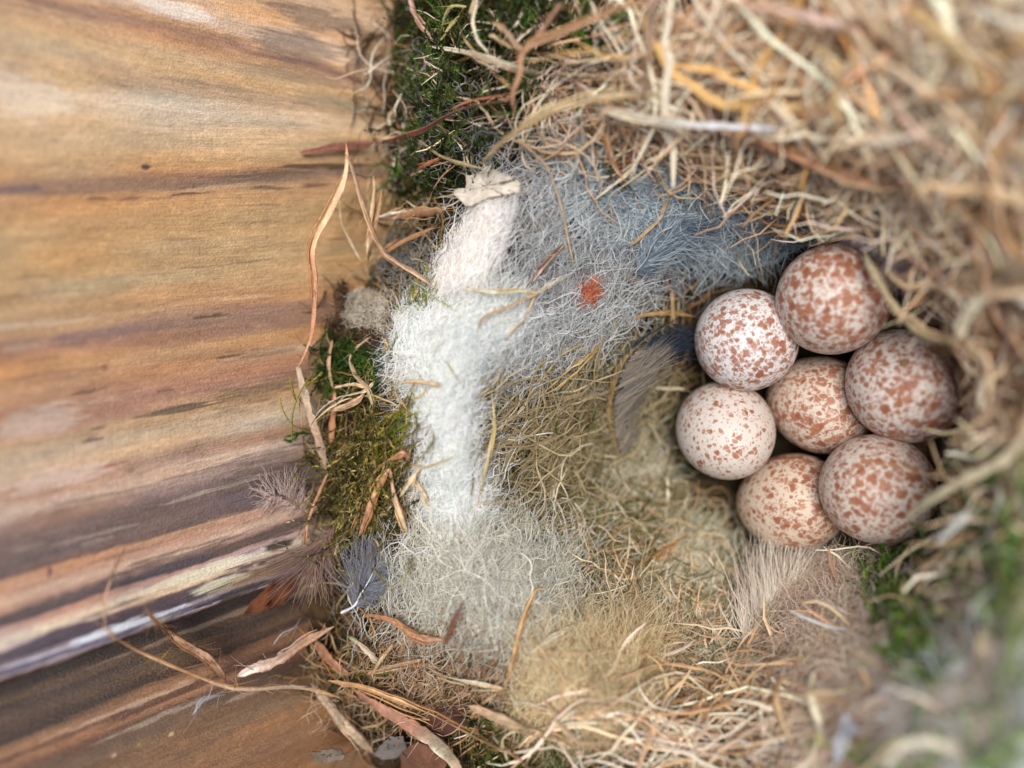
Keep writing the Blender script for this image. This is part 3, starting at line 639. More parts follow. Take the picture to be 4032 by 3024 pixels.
# ------------------------------------------------------------------ moss
def moss_geo(g, blobs, n, seed, cols, length=(.35, .9), leaf=.075, mean=90, spread=70, off=(.0, .3), rise=.25, M=34, stem=.008, w=None, tipgain=1.5, path=None):
    rng = np.random.default_rng(seed); K = 9
    if path is None:
        u, v = pick(blobs, n, rng)
        th = np.radians(rng.normal(mean, spread, n)); L = rng.uniform(length[0], length[1], n)
        p = strands(u, v, th, L, K, rng, wave=.4, freq=.7, curl=1.0, jit=.08, off=off, lift=0, zw=.01)
        p[..., 2] += (rng.uniform(-.1, 1, n)[:, None] * rise) * np.linspace(0, 1, K)[None] ** 1.3
    else:
        p = path[None]; K = p.shape[1]; n = 1
    t = np.gradient(p, axis=1); t /= np.linalg.norm(t, axis=-1, keepdims=True) + 1e-9
    c = shade(cols, n, rng, .18, w)
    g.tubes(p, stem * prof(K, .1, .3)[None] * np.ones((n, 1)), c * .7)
    s = np.linspace(.06, 1, M); k0 = np.minimum((s * (K - 1)).astype(int), K - 2); f = (s * (K - 1) - k0)[None, :, None]
    b = p[:, k0] * (1 - f) + p[:, k0 + 1] * f; tt = t[:, k0] * (1 - f) + t[:, k0 + 1] * f
    n1 = np.cross(tt, np.array((.1, .05, 1.0))); n1 /= np.linalg.norm(n1, axis=-1, keepdims=True) + 1e-9
    n2 = np.cross(n1, tt)
    a = (np.arange(M) * 2.4)[None] + rng.uniform(0, 6, n)[:, None] + rng.normal(size=(n, M)) * .3
    rad_ = n1 * np.cos(a)[..., None] + n2 * np.sin(a)[..., None]
    el = np.radians(rng.normal(42, 12, (n, M)))[..., None]
    d = tt * np.cos(el) + rad_ * np.sin(el)
    side = np.cross(d, rad_ + .01); side /= np.linalg.norm(side, axis=-1, keepdims=True) + 1e-9
    l = (leaf * rng.uniform(.6, 1.25, (n, M)) * np.interp(s, [0, .2, .8, 1], [.7, 1, .9, .55])[None])[..., None]
    mid = b + d * l * .4; tip = b + d * l + tt * l * .2; wd = l * .17
    V = np.stack([b, mid + side * wd, tip, mid - side * wd], 2)
    base = np.arange(n * M)[:, None] * 4
    F = np.concatenate([base + [0, 1, 2], base + [0, 2, 3]])
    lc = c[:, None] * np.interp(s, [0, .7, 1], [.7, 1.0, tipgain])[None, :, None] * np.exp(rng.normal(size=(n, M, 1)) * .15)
    g.add(V, F, np.repeat(np.clip(lc, 0, .8).reshape(-1, 3), 4, axis=0))
    return g
GREEN = [(58, 84, 26), (44, 66, 20), (76, 104, 34), (38, 48, 18), (92, 116, 40)]
OLV = [(110, 100, 44), (134, 118, 58), (84, 76, 34), (150, 134, 72), (70, 66, 28), (96, 92, 36)]
def moss(label, jobs, seed):
    g = Geo()
    for i, j in enumerate(jobs): moss_geo(g, j[0], j[1], seed + i, j[2], **j[3])
    return tag(g.build('moss', M_MOSS), label, 'moss', kind='stuff')
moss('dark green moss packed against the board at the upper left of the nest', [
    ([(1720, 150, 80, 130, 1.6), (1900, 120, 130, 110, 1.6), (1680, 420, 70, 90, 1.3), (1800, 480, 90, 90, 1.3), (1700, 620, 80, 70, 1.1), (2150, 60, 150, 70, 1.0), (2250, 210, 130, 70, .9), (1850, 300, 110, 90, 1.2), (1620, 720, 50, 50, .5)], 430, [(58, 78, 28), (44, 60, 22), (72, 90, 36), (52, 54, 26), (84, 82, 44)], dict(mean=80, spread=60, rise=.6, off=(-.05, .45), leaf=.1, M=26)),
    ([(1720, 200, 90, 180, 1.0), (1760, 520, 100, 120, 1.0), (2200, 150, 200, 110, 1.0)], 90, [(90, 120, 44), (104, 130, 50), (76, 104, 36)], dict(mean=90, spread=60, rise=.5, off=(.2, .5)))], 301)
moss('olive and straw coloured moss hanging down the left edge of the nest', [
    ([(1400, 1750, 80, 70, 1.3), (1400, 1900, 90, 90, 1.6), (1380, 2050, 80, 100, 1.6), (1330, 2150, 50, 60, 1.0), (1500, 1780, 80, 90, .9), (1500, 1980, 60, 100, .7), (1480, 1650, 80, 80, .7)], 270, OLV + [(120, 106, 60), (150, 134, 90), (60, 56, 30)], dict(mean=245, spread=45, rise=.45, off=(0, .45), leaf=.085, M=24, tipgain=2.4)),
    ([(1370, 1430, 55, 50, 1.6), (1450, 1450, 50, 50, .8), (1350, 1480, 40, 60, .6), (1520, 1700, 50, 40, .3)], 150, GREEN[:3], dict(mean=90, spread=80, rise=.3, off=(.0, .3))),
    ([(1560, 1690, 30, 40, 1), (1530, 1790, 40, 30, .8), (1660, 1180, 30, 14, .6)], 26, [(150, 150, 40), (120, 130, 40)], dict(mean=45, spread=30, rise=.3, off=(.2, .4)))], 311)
moss('blurred bright green moss on the near bank at the lower right', [
    ([(3480, 2330, 40, 70, 1.2, -20), (3540, 2450, 40, 80, 1.2, -15), (3580, 2560, 40, 60, .8)], 150, [(96, 126, 40), (80, 112, 34), (120, 146, 60)], dict(mean=100, spread=35, rise=.5, leaf=.11, off=(.25, .7))),
    ([(3850, 2060, 110, 90, 1.4), (3780, 2200, 110, 80, 1.0), (3950, 2250, 120, 120, 1.4), (4000, 2600, 90, 200, 1.3), (3560, 2740, 90, 90, .8), (3750, 2500, 130, 120, .8), (3850, 2800, 180, 120, 1.2), (3700, 2950, 200, 80, .9), (3950, 1880, 90, 60, .7)], 170, [(126, 160, 84), (150, 176, 110), (170, 186, 140), (176, 172, 116), (104, 136, 62)], dict(mean=90, spread=80, rise=.5, leaf=.11, length=(.5, 1.1), off=(.15, .65)))], 321)
moss('small dark green moss patches between the straws along the bottom', [
    ([(1930, 2910, 70, 40, 1.3), (2200, 2960, 130, 40, 1.0), (2580, 2770, 40, 40, .6), (1400, 2620, 50, 40, .6), (2050, 2770, 50, 30, .5), (2100, 2990, 160, 40, 1.0), (2530, 2110, 30, 70, .7), (2330, 1700, 60, 40, .4), (2390, 680, 50, 40, .6), (2350, 560, 30, 36, .4), (2700, 2980, 140, 40, .6)], 260, GREEN + OLV[:2], dict(mean=60, spread=80, rise=.3, leaf=.06, off=(0, .25)))], 331)

# wiry grey threads in the moss
def threads():
    rng = np.random.default_rng(41); g = Geo(); n = 150
    u, v = pick([(1700, 380, 60, 120, 1.5), (1780, 480, 80, 70, 1.0), (1650, 620, 60, 60, .6), (1560, 1010, 40, 60, .5), (1620, 1000, 50, 50, .4), (1900, 560, 40, 50, .4)], n, rng)
    p = strands(u, v, rng.uniform(0, 6.28, n), rng.uniform(.5, 1.2, n), 16, rng, wave=1.6, freq=1.6, curl=4, jit=.2, off=(.3, .65), lift=.2)
    g.tubes(p, .0055 * prof(16)[None] * np.ones((n, 1)), shade([(150, 150, 146), (120, 122, 122), (176, 172, 162)], n, rng))
    tag(g.build('wiry_hair', M_FUR), 'curly grey hairs loose in the dark moss', 'hair', kind='stuff')
threads()

# ------------------------------------------------------------------ single straws, each a thing of its own
def straw_geo(g, pts, w, cols, seed, flat=.16, fuzz=0, split=0, twist=2.2, blunt=(False, False), zabs=None, extra=.0):
    """pts (u, v, height above what lies below); w width in photo pixels (one or several along the length)"""
    rng = np.random.default_rng(seed)
    n = int(np.clip(len(pts) * 6, 14, 44))
    c = catmull(pts, n); u, v = c[:, 0], c[:, 1]
    if zabs is not None: z = np.interp(np.linspace(0, 1, n), np.linspace(0, 1, len(zabs)), zabs)
    else:
        base = S(u, v); k = np.ones(5) / 5
        base = np.convolve(np.pad(base, 4, 'edge'), np.convolve(k, k), 'valid')
        z = np.maximum(base, S(u, v) - .05) + c[:, 2] + extra
    p = P(u, v, z)
    t = np.linspace(0, 1, n)
    ww = np.interp(t, np.linspace(0, 1, len(np.atleast_1d(w))), np.atleast_1d(w)) * (1 + .11 * smooth_noise(t, .09, rng) + .06 * smooth_noise(t, .04, rng))
    r = ww * .42 * (CAM_Z - z) / FPX
    ends = np.ones(n)
    if not blunt[0]: ends *= np.clip((t + .01) / .06, .15, 1)
    if not blunt[1]: ends *= np.clip((1.01 - t) / .10, .12, 1)
    r = r * ends
    # closed ends
    p2 = np.concatenate([p[:1], p, p[-1:]]); r2 = np.concatenate([[1e-4], r, [1e-4]])
    SD = 10
    tw = np.cumsum(rng.normal(size=n + 2)) * .06 * twist + rng.uniform(-.35, .35)
    pp = p2.copy(); pp[0] -= (p[1] - p[0]) * .02; pp[-1] += (p[-1] - p[-2]) * .02
    V, F = tube_geo(pp[None], r2[None], SD, flat, tw[None])
    ej = np.exp(np.stack([smooth_noise(np.linspace(0, 1, n + 2), .045, rng) for _ in range(SD)], -1) * .13)[None, ..., None]
    V = pp[None, :, None] + (V - pp[None, :, None]) * ej
    ca = np.array([lin(x) for x in cols]); m = len(ca)
    ca = ca * .78 + ca.mean(1, keepdims=True) * .22
    along = np.stack([np.interp(np.linspace(0, 1, n + 2), np.linspace(0, 1, m), ca[:, k]) for k in range(3)], -1)
    rib = np.exp(rng.normal(size=SD) * .26); mot = np.exp(smooth_noise(np.linspace(0, 1, n + 2), .07, rng) * .10)
    col = along[:, None] * rib[None, :, None] * mot[:, None, None] * np.exp(rng.normal(size=(n + 2, SD, 1)) * .06)
    g.add(V, F, np.clip(col, .003, .9))
    wm = float(np.max(np.atleast_1d(w)))
    if not fuzz: fuzz = int(wm * .35)
    if not split and wm > 13 and zabs is None: split = 1 + int(wm > 22)
    if fuzz:       # loose fibres standing off the surface
        k = rng.integers(1, n - 1, fuzz); K = 6
        tg = np.gradient(p, axis=0)[k]; tg /= np.linalg.norm(tg, axis=1, keepdims=True)
        d = tg * rng.choice([-1, 1], fuzz)[:, None] + rng.normal(size=(fuzz, 3)) * .55; d /= np.linalg.norm(d, axis=1, keepdims=True)
        s = np.linspace(0, 1, K)[None, :, None]; L = rng.uniform(.08, .3, fuzz)[:, None, None]
        q = p[k][:, None] + rng.normal(size=(fuzz, 1, 3)) * r[k][:, None, None] * .6 + d[:, None] * s * L + rng.normal(size=(fuzz, 1, 3)) * .12 * s ** 2 * L * 2
        g.tubes(q, .0045 * np.linspace(1, .3, K)[None] * np.ones((fuzz, 1)), shade(cols, fuzz, rng, .2) * 1.1)
    for _ in range(split):   # slivers split off along the blade
        a, b = sorted(rng.uniform(0, 1, 2)); 
        if b - a < .25: b = min(1, a + .35)
        i = np.linspace(a, b, 10) * (n - 1); i0 = np.clip(i.astype(int), 0, n - 2); f = (i - i0)[:, None]
        q = p[i0] * (1 - f) + p[i0 + 1] * f
        tg = p[min(n - 1, int(b * n))] - p[int(a * (n - 1))]; sd = np.cross(tg, (0, 0, 1.0)); sd /= np.linalg.norm(sd) + 1e-9
        q = q + sd * (np.interp(i, np.arange(n), r)[:, None] * rng.choice([-1, 1]) * (1 + np.linspace(0, 1.2, 10)[:, None] * rng.uniform(0, 1))) + np.array((0, 0, .02)) + np.linspace(0, 1, 10)[:, None] ** 2 * np.array((0, 0, rng.uniform(-.02, .08)))
        g.tubes(q[None], (.012 * prof(10, .2, .4))[None], shade(cols, 1, rng, .15), sides=4, flat=.5)
    return g
TANS = [(206, 168, 120), (220, 188, 144)]; ORG = [(184, 140, 98), (206, 166, 124)]; RED = [(150, 92, 66), (176, 116, 88)]; CREAM = [(222, 200, 158), (232, 216, 180)]
PINK = [(186, 140, 112), (206, 168, 142)]; OLIV = [(150, 128, 78), (172, 150, 98)]
ST = [] # label, points, width, colours, options
def add(label, pts, w, cols, name='dry_straw', cat='straw', group='single dry straws in the nest', **kw): ST.append((label, pts, w, cols, name, cat, group, kw))
def hh(pts, h): return [(a, b, h) if np.isscalar(h) else (a, b, h[i]) for i, (a, b) in enumerate(pts)]
# upper left group
add('broad reddish brown blade crossing the board edge, kinked above the moss', hh([(1183,603),(1300,582),(1450,568),(1645,520),(1760,455),(1850,420),(2015,393)], [.12,.15,.25,.9,.95,.8,.6]), [20,36,38,36,34,34,26], [(160,84,52),(172,104,78),(186,120,96),(180,112,84),(170,104,74)], blunt=(True,True), split=1, fuzz=10)
add('long pinkish cream stem bowing from the moss to the right above the reddish blade', hh([(1690,182),(1866,213),(2012,261),(2134,292),(2286,310),(2407,304),(2530,255)], [.5,.8,.9,.8,.7,.6,.5]), [14,24,28,28,26,24,16], CREAM + PINK)
add('vertical orange brown stem hanging down from the top edge', hh([(2575,-20),(2560,120),(2548,240),(2535,375)], [1.3,1.1,.9,.5]), [38,36,30,24], PINK + ORG, flat=.6)
add('tan stem curving from the top into a Y over the moss', hh([(2620,6),(2480,22),(2377,61),(2195,140),(2067,200),(2046,292),(2018,377),(2030,474)], [.9,.9,.8,.8,.8,.8,.7,.5]), [18,22,22,24,26,28,28,18], [(206,156,104),(196,140,90),(190,136,92)], flat=.6)
add('short upper prong of the Y shaped fork in the moss', hh([(1927,91),(1965,95),(2000,134),(2058,198)], [.7,.75,.8,.78]), [16,22,26,24], ORG)
add('short lower prong of the Y shaped fork, tan with a blunt end', hh([(1927,134),(1970,158),(2012,182),(2055,218)], [.62,.65,.68,.7]), [20,24,24,18], TANS, blunt=(True,False))
add('brown stem running up to the right from the fork', hh([(2210,10),(2134,122),(2100,160),(2067,192)], [.95,.9,.85,.82]), [22,26,24,20], [(160,116,80),(196,140,108)])
add('slim golden straw leaving the fork to the right under the curved stem', hh([(2079,243),(2195,219),(2340,204),(2430,160),(2550,88)], [.85,.8,.75,.8,.8]), [12,15,14,14,10], [(204,160,92),(216,176,118)])
add('pinkish brown stem dropping from the top edge beside the board', hh([(1612,-10),(1630,50),(1654,91),(1690,135),(1725,178)], [.9,.85,.8,.7,.55]), [26,26,22,20,14], PINK)
add('cream curled stem hanging down from the top over green moss', hh([(1878,-10),(1862,79),(1870,120),(1882,158),(1925,212)], [.9,.95,.9,.85,.75]), [18,20,18,17,10], CREAM)
add('yellow green hooked blade lying in the top moss', hh([(1838,26),(1780,24),(1755,60),(1742,110),(1733,165)], [.8,.85,.85,.8,.6]), [10,16,18,20,16], [(196,190,110),(176,172,84)])
add('short yellowish leaf tip in the top moss beside the hooked blade', hh([(1735,160),(1765,115),(1810,62)], [.7,.75,.7]), [8,18,10], [(206,196,120),(186,170,90)])
add('straight yellow straw slanting across the long pinkish stem', hh([(1826,152),(1870,205),(1921,261),(2015,362)], [.95,1.0,1.0,.8]), [8,15,16,10], [(214,182,120),(196,160,100)])
add('light straw bundle sweeping up from the paper scrap to the right', hh([(1891,646),(1945,590),(2012,529),(2134,450),(2260,408),(2377,383),(2540,372),(2700,360)], [.45,.5,.6,.6,.55,.5,.45,.4]), [10,24,30,32,30,28,26,14], [(186,150,98),(206,176,124),(222,196,150)], split=4, fuzz=24)
add('thick pale stem with a chalky white end pointing right', hh([(2330,405),(2402,437),(2500,458),(2681,486),(2880,498),(3090,511)], [.35,.4,.45,.5,.5,.5]), [30,44,48,50,52,24], [(206,176,130),(222,206,176),(236,232,232),(240,240,246)], flat=.6, fuzz=14)
add('dark red bark strip slanting down into the fur', hh([(2559,547),(2468,626),(2377,729),(2310,815)], [.3,.35,.35,.25]), [22,28,26,12], [(136,84,60),(112,64,46)], name='bark_strip', split=1)
add('cream blade lying along the right side of the dark bark strip', hh([(2545,590),(2470,680),(2400,740),(2340,790)], [.4,.42,.4,.3]), [8,16,18,8], CREAM)
add('thin tan root arching down through the grey fur', hh([(2030,555),(2061,568),(2120,620),(2164,680),(2213,826),(2235,930),(2262,1060)], [.5,.5,.5,.45,.4,.35,.3]), [10,11,11,10,11,10,7], [(196,158,112),(206,172,128)], flat=.9)
add('olive twig joining the reddish blade to the paper scrap', hh([(1648,550),(1733,614),(1818,644),(1895,664)], [.75,.7,.65,.55]), [9,14,16,16], [(150,132,84),(176,158,112)], flat=.9)
# over the board
add('long bent tan blade standing in front of the board, broad at its top', [(1363,560,.5),(1365,640,.62),(1350,720,.7),(1292,848,.75),(1248,927,.75),(1229,1003,.72),(1240,1100,.68),(1238,1210,.62),(1225,1322,.52),(1189,1416,.4),(1168,1460,.3)], [8,22,38,34,28,26,24,24,22,14,6], [(204,150,96),(222,178,126),(206,150,98),(190,126,78),(186,122,74),(200,146,96)], split=2)
add('broad flat pale stem going down the left edge under the folded blade', hh([(1173,1445),(1196,1543),(1218,1620),(1252,1727),(1285,1850)], [.3,.42,.5,.5,.4]), [22,44,48,46,30], [(206,176,138),(214,182,146),(196,152,116),(204,170,136)], blunt=(True,False), flat=.25, split=1)
add('slender reddish straw trailing down from the broad pale stem', hh([(1290,1862),(1262,1930),(1240,1980),(1213,2059),(1200,2150)], [.45,.5,.5,.5,.45]), [12,15,14,12,6], [(176,116,74),(190,134,88)])
add('cream ribbon folded over the broad pale stem', hh([(1475,1500),(1436,1538),(1340,1565),(1275,1606),(1238,1650),(1222,1680)], [.4,.5,.6,.66,.66,.6]), [14,28,34,38,30,14], [(214,176,122),(232,214,176),(236,220,186)], split=2)
add('orange tan lower half of the folded ribbon', hh([(1440,1530),(1418,1565),(1382,1586),(1335,1606),(1290,1618)], [.4,.48,.54,.56,.56]), [12,24,28,26,10], ORG)
add('upright orange straw bent at its foot in the left moss', hh([(1309,1338),(1294,1416),(1298,1470),(1311,1530)], [.35,.45,.45,.4]), [8,16,15,12], ORG)
add('flat orange strip behind the folded ribbon', hh([(1318,1543),(1314,1620),(1305,1690),(1300,1760)], [.3,.35,.35,.3]), [14,22,24,18], [(186,118,70),(200,138,90)])
add('wavy tan root winding down the left moss', hh([(1468,1322),(1430,1348),(1395,1378),(1379,1420),(1398,1480),(1446,1533),(1474,1620)], [.4,.45,.45,.45,.45,.5,.35]), [9,12,13,13,15,17,12], [(190,160,116),(206,178,134)], flat=.8, fuzz=12)
add('little horizontal fuzzy straw above the folded ribbon', hh([(1315,1526),(1398,1513),(1440,1524)], [.45,.52,.5]), [10,15,12], TANS, fuzz=8)
add('brown cap of the straw bundle beside the white wool', hh([(1622,1812),(1600,1792),(1582,1786),(1540,1806)], [.35,.45,.48,.45]), [20,30,30,14], [(176,120,76),(190,132,88)], flat=.5)
add('leftmost thin straw of the bundle under the wool column', hh([(1588,1789),(1525,1815),(1471,1869),(1446,1932),(1408,2043),(1379,2108)], [.45,.48,.5,.5,.48,.4]), [10,12,13,15,15,7], [(190,138,86),(208,164,114)])
add('broad splintered straw in the bundle under the wool column', hh([(1532,1845),(1490,1916),(1455,1996),(1414,2112)], [.5,.56,.56,.45]), [18,34,34,20], [(206,158,104),(196,134,82),(186,124,78)], split=4)
add('orange spear shaped straw leaning right in the bundle', hh([(1535,1840),(1550,1942),(1575,2027),(1604,2102)], [.5,.56,.55,.4]), [8,20,28,16], [(176,110,66),(212,170,120),(216,180,130)])
add('short pale chip at the right of the straw bundle', hh([(1650,1845),(1613,1900),(1573,1958)], [.4,.48,.4]), [12,26,10], [(216,178,126),(224,196,150)], split=1)
add('frayed straw end poking out beside the wool column foot', hh([(1632,1886),(1667,1942),(1692,1990)], [.4,.42,.3]), [12,16,10], TANS, fuzz=8)
add('long orange straw slanting down across the board onto the wool', [(1358,600,.7),(1385,658,.78),(1417,760,.9),(1458,874,1.05),(1508,987,1.1),(1560,1030,1.0),(1640,1080,.8),(1715,1135,.55)], [10,16,17,17,18,22,26,20], ORG)
add('upright thin straw left of the flat one by the board', hh([(1470,690),(1473,753),(1460,864),(1445,1006)], [.8,.95,1.0,.8]), [8,15,16,14], TANS)
add('upright flat straw crossing the long orange one by the board', hh([(1503,738),(1486,842),(1462,960),(1448,1030)], [.85,1.0,1.0,.75]), [10,20,26,22], [(206,158,106),(196,146,98)])
add('small straw leaning on the board below the bent blade', hh([(1335,780),(1347,880),(1385,959),(1422,1030)], [.35,.4,.5,.45]), [7,10,12,10], TANS)
add('flat wood chip with a bright top edge above the cotton tuft', hh([(1488,862),(1559,848),(1638,836),(1735,828)], [.95,1.0,1.0,.9]), [20,40,46,44], [(214,168,116),(206,150,96),(200,148,98)], name='wood_chip', cat='wood chip', blunt=(False,True), flat=.35, split=2)
add('white splinter lying along the top of the wood chip', hh([(1490,856),(1530,842),(1580,834),(1640,822)], [1.06,1.1,1.1,1.05]), [8,15,14,7], [(236,222,196),(230,206,170)])
add('pair of slim straws rising right under the wood chip', hh([(1478,1024),(1511,994),(1606,937),(1715,892)], [.8,.85,.8,.6]), [14,18,18,12], [(176,124,78),(196,148,98)], split=3)
add('thin brown straw curving up to the right above the wood chip', hh([(1796,648),(1745,690),(1710,740),(1679,816)], [.6,.65,.65,.5]), [6,9,9,7], [(170,128,84),(190,150,104)])
add('orange chip in the moss above the thin brown straw', hh([(1732,620),(1700,638),(1670,652),(1636,672)], [.6,.62,.62,.55]), [8,20,20,10], [(186,118,72),(176,108,64)], name='wood_chip', cat='wood chip')
add('small tan chip just under the orange chip in the moss', hh([(1672,664),(1640,680),(1612,694)], [.55,.58,.5]), [10,16,10], TANS, name='wood_chip', cat='wood chip')
# on the fur
add('horizontal forked straw lying over the wool column top', hh([(1820,1136),(1952,1150),(2050,1145),(2120,1154)], [.55,.6,.6,.55]), [8,14,15,14], [(206,186,126),(214,184,130)])
add('cream knobbed prong rising right from the forked straw', hh([(2112,1156),(2160,1128),(2205,1096)], [.55,.55,.5]), [12,14,18], [(214,190,140),(232,222,196)], blunt=(False,True))
add('long drooping prong of the forked straw over the white wool', hh([(2118,1152),(2050,1185),(1982,1215),(1903,1251),(1875,1312)], [.55,.55,.5,.48,.35]), [13,13,12,11,5], [(204,164,98),(196,150,88)])
add('short steep prong of the forked straw', hh([(2108,1162),(2067,1251),(2024,1294),(1985,1348)], [.5,.45,.42,.3]), [9,9,8,5], [(200,164,104),(186,150,96)])
add('tan straw lying flat on the middle of the white wool', hh([(1570,1506),(1650,1503),(1738,1520)], [.5,.52,.48]), [8,17,15], [(206,160,106),(216,180,132)])
add('upright yellow straw at the right edge of the wool column', hh([(1938,1560),(1946,1664),(1930,1760),(1909,1859),(1877,2000)], [.4,.45,.45,.42,.3]), [6,16,18,14,7], [(206,176,110),(214,186,126),(186,148,90)])
add('small yellowish straw slanting right of the wool column', hh([(1895,1478),(1952,1543),(2042,1600)], [.4,.42,.3]), [8,11,9], [(190,168,104),(200,172,114)])
add('dark red needle in the grey fur', hh([(2222,955),(2153,1026),(2072,1130)], [.35,.38,.35]), [6,13,12], [(96,44,26),(110,52,32)], name='dry_needle', cat='needle')
add('pale straw beside the dark red needle', hh([(2225,962),(2160,1032),(2095,1112)], [.36,.4,.36]), [4,9,9], TANS)
add('tan straw slanting over the blue fur towards the orange fluff', hh([(2642,740),(2615,820),(2587,874),(2470,975)], [.3,.32,.32,.25]), [11,14,14,7], [(190,152,100),(176,136,88)])
add('tiny upright straw in the blue fur', hh([(2402,795),(2412,870),(2418,940)], [.35,.35,.3]), [7,8,6], TANS)
add('golden flat straw lying above the dark tipped feather', hh([(2495,1252),(2544,1239),(2600,1233),(2660,1235),(2740,1248)], [.3,.36,.38,.36,.3]), [18,24,18,15,9], [(160,122,62),(176,136,76)], fuzz=14)
add('upright brown straw crossing the golden one beside the eggs', hh([(2647,1140),(2650,1240),(2650,1300),(2664,1380),(2660,1510)], [.3,.45,.45,.4,.3]), [26,26,18,13,10], [(160,124,68),(150,116,72)])
add('small cream straw under the dark tipped feather', hh([(2535,1505),(2585,1528),(2660,1528),(2700,1535)], [.3,.33,.33,.25]), [7,14,12,7], CREAM)
add('yellowish papery husk lying between wool and feather', hh([(2370,1345),(2310,1400),(2260,1440),(2190,1500),(2120,1560)], [.25,.3,.32,.3,.2]), [10,40,56,44,16], [(190,148,84),(206,172,108),(186,150,92)], name='seed_husk', cat='husk', flat=.25, split=4, fuzz=12)
# near straws right of the eggs
add('pale yellow twig curving down in front of the top eggs', [(3405,985,0),(3420,1040,0),(3454,1099,0),(3520,1208,0),(3599,1287,0),(3684,1330,0),(3800,1342,0)], [22,30,34,38,40,46,40], [(222,206,158),(214,190,136),(196,172,116),(200,160,112)], name='pale_twig', cat='twig', zabs=[1.3,1.55,1.7,1.8,1.9,2.1,2.4], flat=.8, fuzz=10)
add('pinkish straw slanting down right above the pale twig', [(3440,900,0),(3569,1008,0),(3721,1105,0),(3860,1215,0)], [20,30,30,24], PINK, zabs=[1.3,1.8,2.2,2.6], flat=.7)
add('blurred pale arch of straw at the right edge', [(3775,1340,0),(3812,1233,0),(3903,1165,0),(4080,1148,0)], [36,46,50,46], CREAM + TANS, zabs=[2.5,2.8,3.1,3.3], flat=.5)
add('second blurred straw curving down from the arch', [(3800,1345,0),(3880,1400,0),(3900,1520,0),(3880,1640,0)], [30,40,40,26], TANS, zabs=[2.5,2.7,2.7,2.5], flat=.5)
add('pale greenish stem curving up at the right below the eggs', [(3560,2040,0),(3660,1970,0),(3760,1910,0),(3880,1850,0),(3964,1800,0),(4060,1680,0)], [30,44,50,52,54,46], [(196,188,150),(206,190,150),(214,196,156)], zabs=[1.6,2.1,2.5,2.8,3.0,3.3], flat=.6)
add('soft pale twig pointing up right under the greenish stem', [(3690,2140,0),(3750,2080,0),(3810,2020,0)], [26,40,34], [(196,196,186),(216,214,204)], zabs=[2.5,2.7,2.9], flat=.7)
add('thin cream stem lying under the two lowest eggs', hh([(3215,2148),(3290,2166),(3360,2172),(3440,2160)], [.15,.25,.3,.25]), [10,14,14,8], CREAM)
# top right, near and soft
add('big soft yellow blade curving down at the top right', [(3560,40,0),(3640,75,0),(3721,158,0),(3800,230,0),(3842,292,0),(3895,440,0)], [40,66,78,78,74,40], [(212,166,96),(222,182,112),(226,190,128),(206,156,96)], zabs=[3.2,3.4,3.5,3.5,3.4,3.2], flat=.3)
add('pinkish orange blade along the top edge', [(2820,8,0),(3022,30,0),(3235,79,0),(3370,118,0)], [26,46,50,30], [(206,150,104),(210,166,140),(206,170,150)], zabs=[2.2,2.6,2.8,2.8], flat=.35)
add('golden kinked straw in the upper right tangle', hh([(3190,175),(3240,215),(3283,261),(3296,340),(3281,425),(3300,470),(3312,525)], [.5,.6,.7,.7,.65,.6,.5]), [16,26,28,24,24,24,14], [(206,166,90),(196,156,96)], flat=.6)
add('straw leaning into the golden kinked one from the upper right', hh([(3395,160),(3344,261),(3296,335)], [.7,.75,.7]), [26,26,20], TANS)
add('orange brown stem running down right beneath the chalky stem', hh([(2900,522),(2990,550),(3113,608),(3296,687),(3460,728)], [.3,.4,.45,.45,.35]), [20,38,42,40,22], [(186,128,76),(176,116,68),(166,108,66)], split=2)
add('olive tan bundle edging the hollow above the eggs', hh([(3050,715),(3083,729),(3235,808),(3356,869),(3430,915)], [.2,.3,.35,.38,.4]), [14,30,42,44,24], [(186,160,110),(170,140,90),(180,146,94)], split=4, fuzz=20)
add('long pinkish tan straw slanting down the right bank', hh([(3490,360),(3599,504),(3751,620),(3840,700),(3873,760),(3905,920)], [.5,.6,.65,.65,.6,.5]), [20,34,36,36,36,28], PINK + ORG)
add('cream straw parallel to it nearer the eggs', hh([(3500,560),(3570,660),(3636,747),(3721,920)], [.45,.55,.55,.45]), [18,30,32,24], CREAM + TANS)
add('thin curved straw arching over the blue fur', hh([(2800,725),(2870,687),(2949,699),(3010,740)], [.3,.4,.4,.3]), [8,12,12,9], [(206,176,112),(214,190,140)])
add('short straw stub hanging at the end of the arching one', hh([(3014,725),(3030,780),(3042,832)], [.35,.35,.3]), [8,12,14], [(206,160,90),(212,176,120)], blunt=(False,True))
add('soft tan straw rising to the top right corner', [(3760,640,0),(3840,520,0),(3960,380,0),(4080,300,0)], [24,36,40,34], TANS, zabs=[2.6,3.0,3.3,3.5], flat=.5)
add('whitish blurred blade in the top right corner', [(3820,20,0),(3900,60,0),(3990,90,0),(4090,100,0)], [26,44,48,40], [(222,212,180),(226,220,196)], zabs=[3.3,3.5,3.6,3.7], flat=.4)
